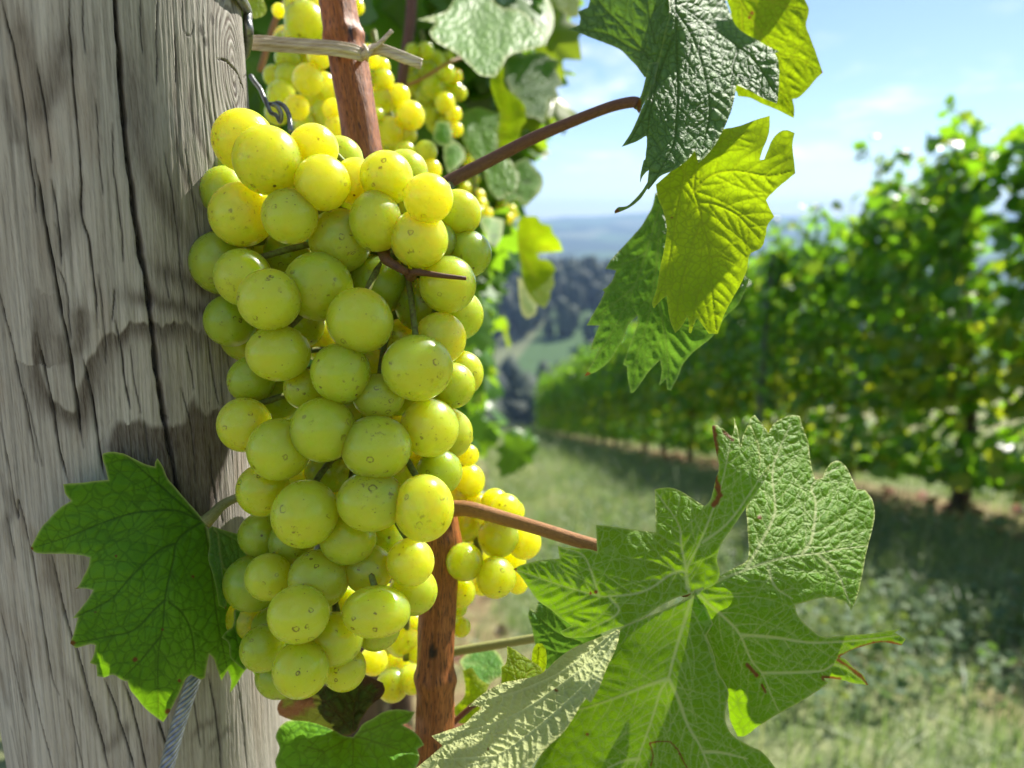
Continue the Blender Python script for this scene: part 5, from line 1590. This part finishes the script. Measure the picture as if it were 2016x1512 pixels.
    P = np.concatenate(P)
    px = P[:, 0] / (P[:, 1] * CP - P[:, 2] * SP) * FPX + 1008
    dd = P[:, 1] * CP - P[:, 2] * SP
    uu = 756 - (P[:, 1] * SP + P[:, 2] * CP) / dd * FPX
    lim = np.where(uu < 330, 1075, np.where(uu < 430, 1015, 985))
    P = P[px < lim]
    n = len(P)
    V, F, tint = scatter_leaves(P, rng.uniform(.045, .085, n), rand_dirs(n, np.array([.2, -.5, .5]), .6), rand_dirs(n, np.array([0, 0, -.8]), .5), np.where(rng.uniform(0, 1, n) < .12, .9, rng.uniform(0, .7, n)))
    loc = stand((-.17, .52))
    root = thing('grapevine', 'grapevine carrying the front bunches, with leaves massed behind and above them', 'grapevine', loc, 'grapevines of the near row behind the post')
    mesh('foliage', V, F, own, root, True, dict(tint=tint))
    TV, TF = trunk_geo(.62, .027, (.04, .08), 90, arms=False)
    mesh('trunk', TV + loc, TF, bark, root, True, dict(along=TV[:, 2] * 3, ang=TV[:, 0] * 30, spot=np.zeros(len(TV))))


def blades(P, h, w, lean, tint):
    """grass blades: three-joint strips"""
    n = len(P)
    a = rng.uniform(0, 2 * np.pi, n)
    side = np.stack([np.cos(a), np.sin(a), 0 * a], -1)
    out = np.stack([-np.sin(a), np.cos(a), 0 * a], -1)
    V = np.zeros((n, 7, 3))
    for k, (t, ww) in enumerate(((0, 1.0), (.4, .9), (.75, .55))):
        c = P + (lean * t * t * h)[:, None] * out + np.stack([0 * h, 0 * h, h * (t - .25 * np.abs(lean) * t * t)], -1)
        V[:, 2 * k] = c - side * (w * ww)[:, None]; V[:, 2 * k + 1] = c + side * (w * ww)[:, None]
    V[:, 6] = P + (lean * h)[:, None] * out + np.stack([0 * h, 0 * h, h * (1 - .3 * np.abs(lean))], -1)
    b = np.arange(n)[:, None] * 7
    Q = np.concatenate([b + np.array([[0, 1, 3, 2]]), b + np.array([[2, 3, 5, 4]])]); Tt = b + np.array([[4, 5, 6]])
    return V.reshape(-1, 3), [Q, Tt], np.repeat(tint, 7)


def build_grass():
    m = NT('grass_blades')
    t = m.attr('tint').outputs['Fac']
    col = m.mix(m.ramp(t, 0, .55), (.095, .15, .065), (.25, .30, .135))
    col = m.mix(m.ramp(t, .62, .92), col, (.58, .52, .32))
    tc = m.mix(m.ramp(t, .4, 1.0), (.26, .40, .08), (.55, .50, .2))
    mat = m.out(m.n('MixShader', i0=.38, i1=m.bsdf(col, .45, .4), i2=m.n('BsdfTranslucent', Color=tc)))
    PP = []; HH = []; WW = []; TT = []
    for (y0, y1, n, hs) in ((.35, 1.6, 9000, .75), (1.6, 3.2, 24000, .9), (3.2, 7, 34000, 1.1), (7, 14, 30000, 1.5), (14, 28, 22000, 2.1)):
        y = rng.uniform(y0, y1, n)
        lo = -.35 - .05 * y; hi = .75 * y + .5
        x = lo + rng.uniform(0, 1, n) * (np.minimum(hi, 4.5) - lo)
        la = x + .052 * y
        row = np.minimum(np.abs(la - 2.3), np.abs(la + .16))
        bare = row < (.16 + .22 * vnoise(x * 3, y * 3, 301))
        cl = fbm(x * 1.5, y * 1.5, 3, 303)
        keep = (~bare | (rng.uniform(0, 1, n) < .16)) & (rng.uniform(0, 1, n) < .25 + 1.1 * cl)
        x, y = x[keep], y[keep]
        cl = cl[keep]
        la = la[keep]
        dry = sstep(.45, .75, fbm(x * .8 + 5, y * .8, 3, 307)) * .5 + .9 * sstep(1.1, .5, la) * sstep(2.0, 4.5, y) * vnoise(x * 4, y * 4, 309)  # random dry patches, plus the lane's sunlit strip painted as straw
        h = rng.gamma(5, .015, len(x)) * hs * (.6 + .9 * cl)
        PP.append(np.stack([x, y, terrain(x, y) - .005], -1)); HH.append(h); WW.append(rng.uniform(.0011, .0028, len(x)) * hs)
        TT.append(np.clip(rng.uniform(0, .62, len(x)) + .55 * dry * rng.uniform(0, 1, len(x)), 0, 1))
    P = np.concatenate(PP); h = np.concatenate(HH); w = np.concatenate(WW); t = np.concatenate(TT)
    V, F, tt = blades(P, h, w, rng.normal(0, .75, len(P)), t)
    tag(mesh('grass', V, F, mat, None, True, dict(tint=tt)), 'green and straw coloured grass covering the lane between the rows', 'grass', kind='stuff')
    # low broad leaved weeds and fallen leaves
    m2 = cluster_leaf_mat('weed_leaves', (.06, .12, .05), (.11, .18, .08), (.18, .22, .09), (.16, .30, .04), (.3, .36, .06), tf=.35, rough=.7)
    n = 16000
    y = 1.0 + 13 * rng.beta(.8, 2.2, n)
    x = -.25 - .05 * y + rng.uniform(0, 1, n) * (np.minimum(.75 * y + .4, 3.2) + .25)
    la = x + .052 * y
    k = (fbm(x * 1.3 + 9, y * 1.3, 3, 311) > .48) & (np.minimum(np.abs(la - 2.3), np.abs(la + .16)) > .2)
    x, y = x[k], y[k]
    n = len(x)
    P = np.stack([x, y, terrain(x, y) + rng.uniform(.01, .09, n)], -1)
    V, F, tt = scatter_leaves(P, rng.uniform(.012, .034, n), rand_dirs(n, np.array([0, 0, 1.]), .5), rand_dirs(n, np.zeros(3), 1), rng.uniform(0, .95, n))
    tag(mesh('weeds', V, F, m2, None, True, dict(tint=tt)), 'low broad leaved weeds among the grass', 'weeds', kind='stuff')
    m3 = plain_mat('fallen_leaf', (.30, .11, .06), .7, .2, 0, 14, (.16, .06, .035))
    n = 420
    y = rng.uniform(1.3, 9, n); s = np.where(rng.uniform(0, 1, n) < .5, -.14, 2.3)
    x = s - .052 * y + rng.normal(0, .16, n)
    P = np.stack([x, y, terrain(x, y) + .02], -1)
    V, F, tt = scatter_leaves(P, rng.uniform(.04, .09, n), rand_dirs(n, np.array([0, 0, 1.]), .45), rand_dirs(n, np.zeros(3), 1), rng.uniform(0, 1, n))
    tag(mesh('fallen_leaves', V, F, m3), 'reddish brown fallen leaves on the bare soil under the rows', 'leaves', kind='stuff')


def build_woods():
    mat = cluster_leaf_mat('far_woods', (.018, .034, .016), (.035, .058, .022), (.06, .085, .03), (.05, .09, .02), (.08, .12, .02), tf=.2, rough=.8)
    V0, F0 = ico(2)
    VV, FF, TT = [], [], []
    off = 0

    def tree(x, y, h, r, tint, con):
        nonlocal off
        V = V0.copy()
        k = rng.uniform(0, 100)
        s = .7 + .6 * vnoise(V[:, 0] * 2.2 + k, V[:, 1] * 2.2 + V[:, 2] * 3, 5)
        V = V * s[:, None]
        if con:
            z = (V[:, 2] + 1) / 2
            V[:, :2] *= (1.15 - 1.0 * z)[:, None]
        z0 = float(terrain(np.array([x]), np.array([y]))[0])
        V = V * [r, r, h * .52] + [x, y, z0 + h * .5]
        VV.append(V); FF.append(F0 + off); TT.append(np.full(len(V), tint)); off += len(V)
    k = 0
    while k < 2100:
        y = rng.uniform(190, 1000); x = rng.uniform(-.42, .62) * y
        f = fbm(x / 90 + 4, y / 120, 3, 401)
        mead = np.exp(-((x - 18) / 60) ** 2 - ((y - 400) / 75) ** 2)
        if f < .42 or rng.uniform() < mead * 1.4:
            k += .2
            continue
        tree(x, y, rng.uniform(11, 22), rng.uniform(4, 8), rng.uniform(0, .8), rng.uniform() < .45)
        k += 1
    V = np.concatenate(VV); F = np.concatenate(FF)
    tag(mesh('woods', V, F, mat, None, True, dict(tint=np.concatenate(TT))), 'dark woods covering the far side of the valley', 'woods', kind='stuff')
    # single trees one can tell apart at the near side of the valley
    bark = plain_mat('tree_bark', (.06, .045, .035), .9, .1)
    for q, (px, py, d, h, con, lab) in enumerate(((1012, 700, 250, 26, 1, 'tall dark conifer in the valley, left of the green meadow'), (1058, 735, 230, 17, 0, 'dark round tree in the valley, below the green meadow'), (1025, 790, 170, 13, 1, 'small dark conifer low in the valley beside the end of the right row'), (985, 770, 190, 15, 0, 'grey green bushy tree in the valley beside the near row'))):
        p = pt(px, py, d)
        x, y = p[0], p[1]
        z0 = float(terrain(np.array([x]), np.array([y]))[0])
        root = thing('conifer' if con else 'tree', lab, 'tree', (x, y, z0), 'single trees in the valley')
        n = 900
        t = rng.beta(1.1, 1.3, n)
        rad = h * (.17 * (1.05 - t) if con else .27 * np.sqrt(np.clip(1 - (2 * t - 1) ** 2, 0, 1))) * np.sqrt(rng.uniform(.2, 1, n))
        a = rng.uniform(0, 6.28, n)
        P = np.stack([x + rad * np.cos(a), y + rad * np.sin(a), z0 + h * (.12 + .88 * t)], -1)
        V, F, tt = scatter_leaves(P, rng.uniform(.9, 1.7, n), rand_dirs(n, np.array([0, 0, .4]), .8), rand_dirs(n, np.array([0, 0, -.6]), .7), rng.uniform(0, .8, n))
        mesh('crown', V, F, mat, root, True, dict(tint=tt))
        V, F, _, _ = tube_geo(np.array([[x, y, z0 - 1], [x, y, z0 + h * .5], [x, y, z0 + h * .95]]), [h * .02, h * .014, h * .004], 8)
        mesh('trunk', V, F, bark, root)


def build_haze():
    m = NT('haze')
    v = m.n('VolumePrincipled')
    m.set(v.inputs['Color'], (.42, .64, 1.0)); m.set(v.inputs['Density'], 1.9e-4); m.set(v.inputs['Anisotropy'], .1)
    mat = m.out(None, v.outputs[0])
    r, z0, z1 = 7600., -320., 150.
    V = np.array([[x, y, z] for z in (z0, z1) for y in (-r, r) for x in (-r, r)])
    F = np.array([[0, 2, 3, 1], [4, 5, 7, 6], [0, 1, 5, 4], [2, 6, 7, 3], [0, 4, 6, 2], [1, 3, 7, 5]])
    tag(mesh('haze', V, F, mat, None, False), 'thin blue air haze over the valley and hills', 'haze', kind='stuff')
# ------------------------------------------------------------------ build
build_light()
build_terrain()
build_post()
build_canes()
build_grapes()
build_leaves()
build_vines()
build_grass()
build_woods()
build_haze()

SC.render.engine = 'CYCLES'
cy = SC.cycles
cy.use_denoising = True
cy.denoiser = 'OPENIMAGEDENOISE'
cy.denoising_input_passes = 'RGB_ALBEDO_NORMAL'
cy.max_bounces = 8
cy.diffuse_bounces = 4
cy.glossy_bounces = 2
cy.transmission_bounces = 4
cy.transparent_max_bounces = 8
cy.volume_bounces = 0
cy.sample_clamp_indirect = 6.0
cy.caustics_reflective = False
cy.caustics_refractive = False
cy.use_adaptive_sampling = True
cy.adaptive_threshold = .012
vs = SC.view_settings
vs.view_transform = 'Standard'
vs.look = 'None'
vs.exposure = 1.2
vs.gamma = 1.0
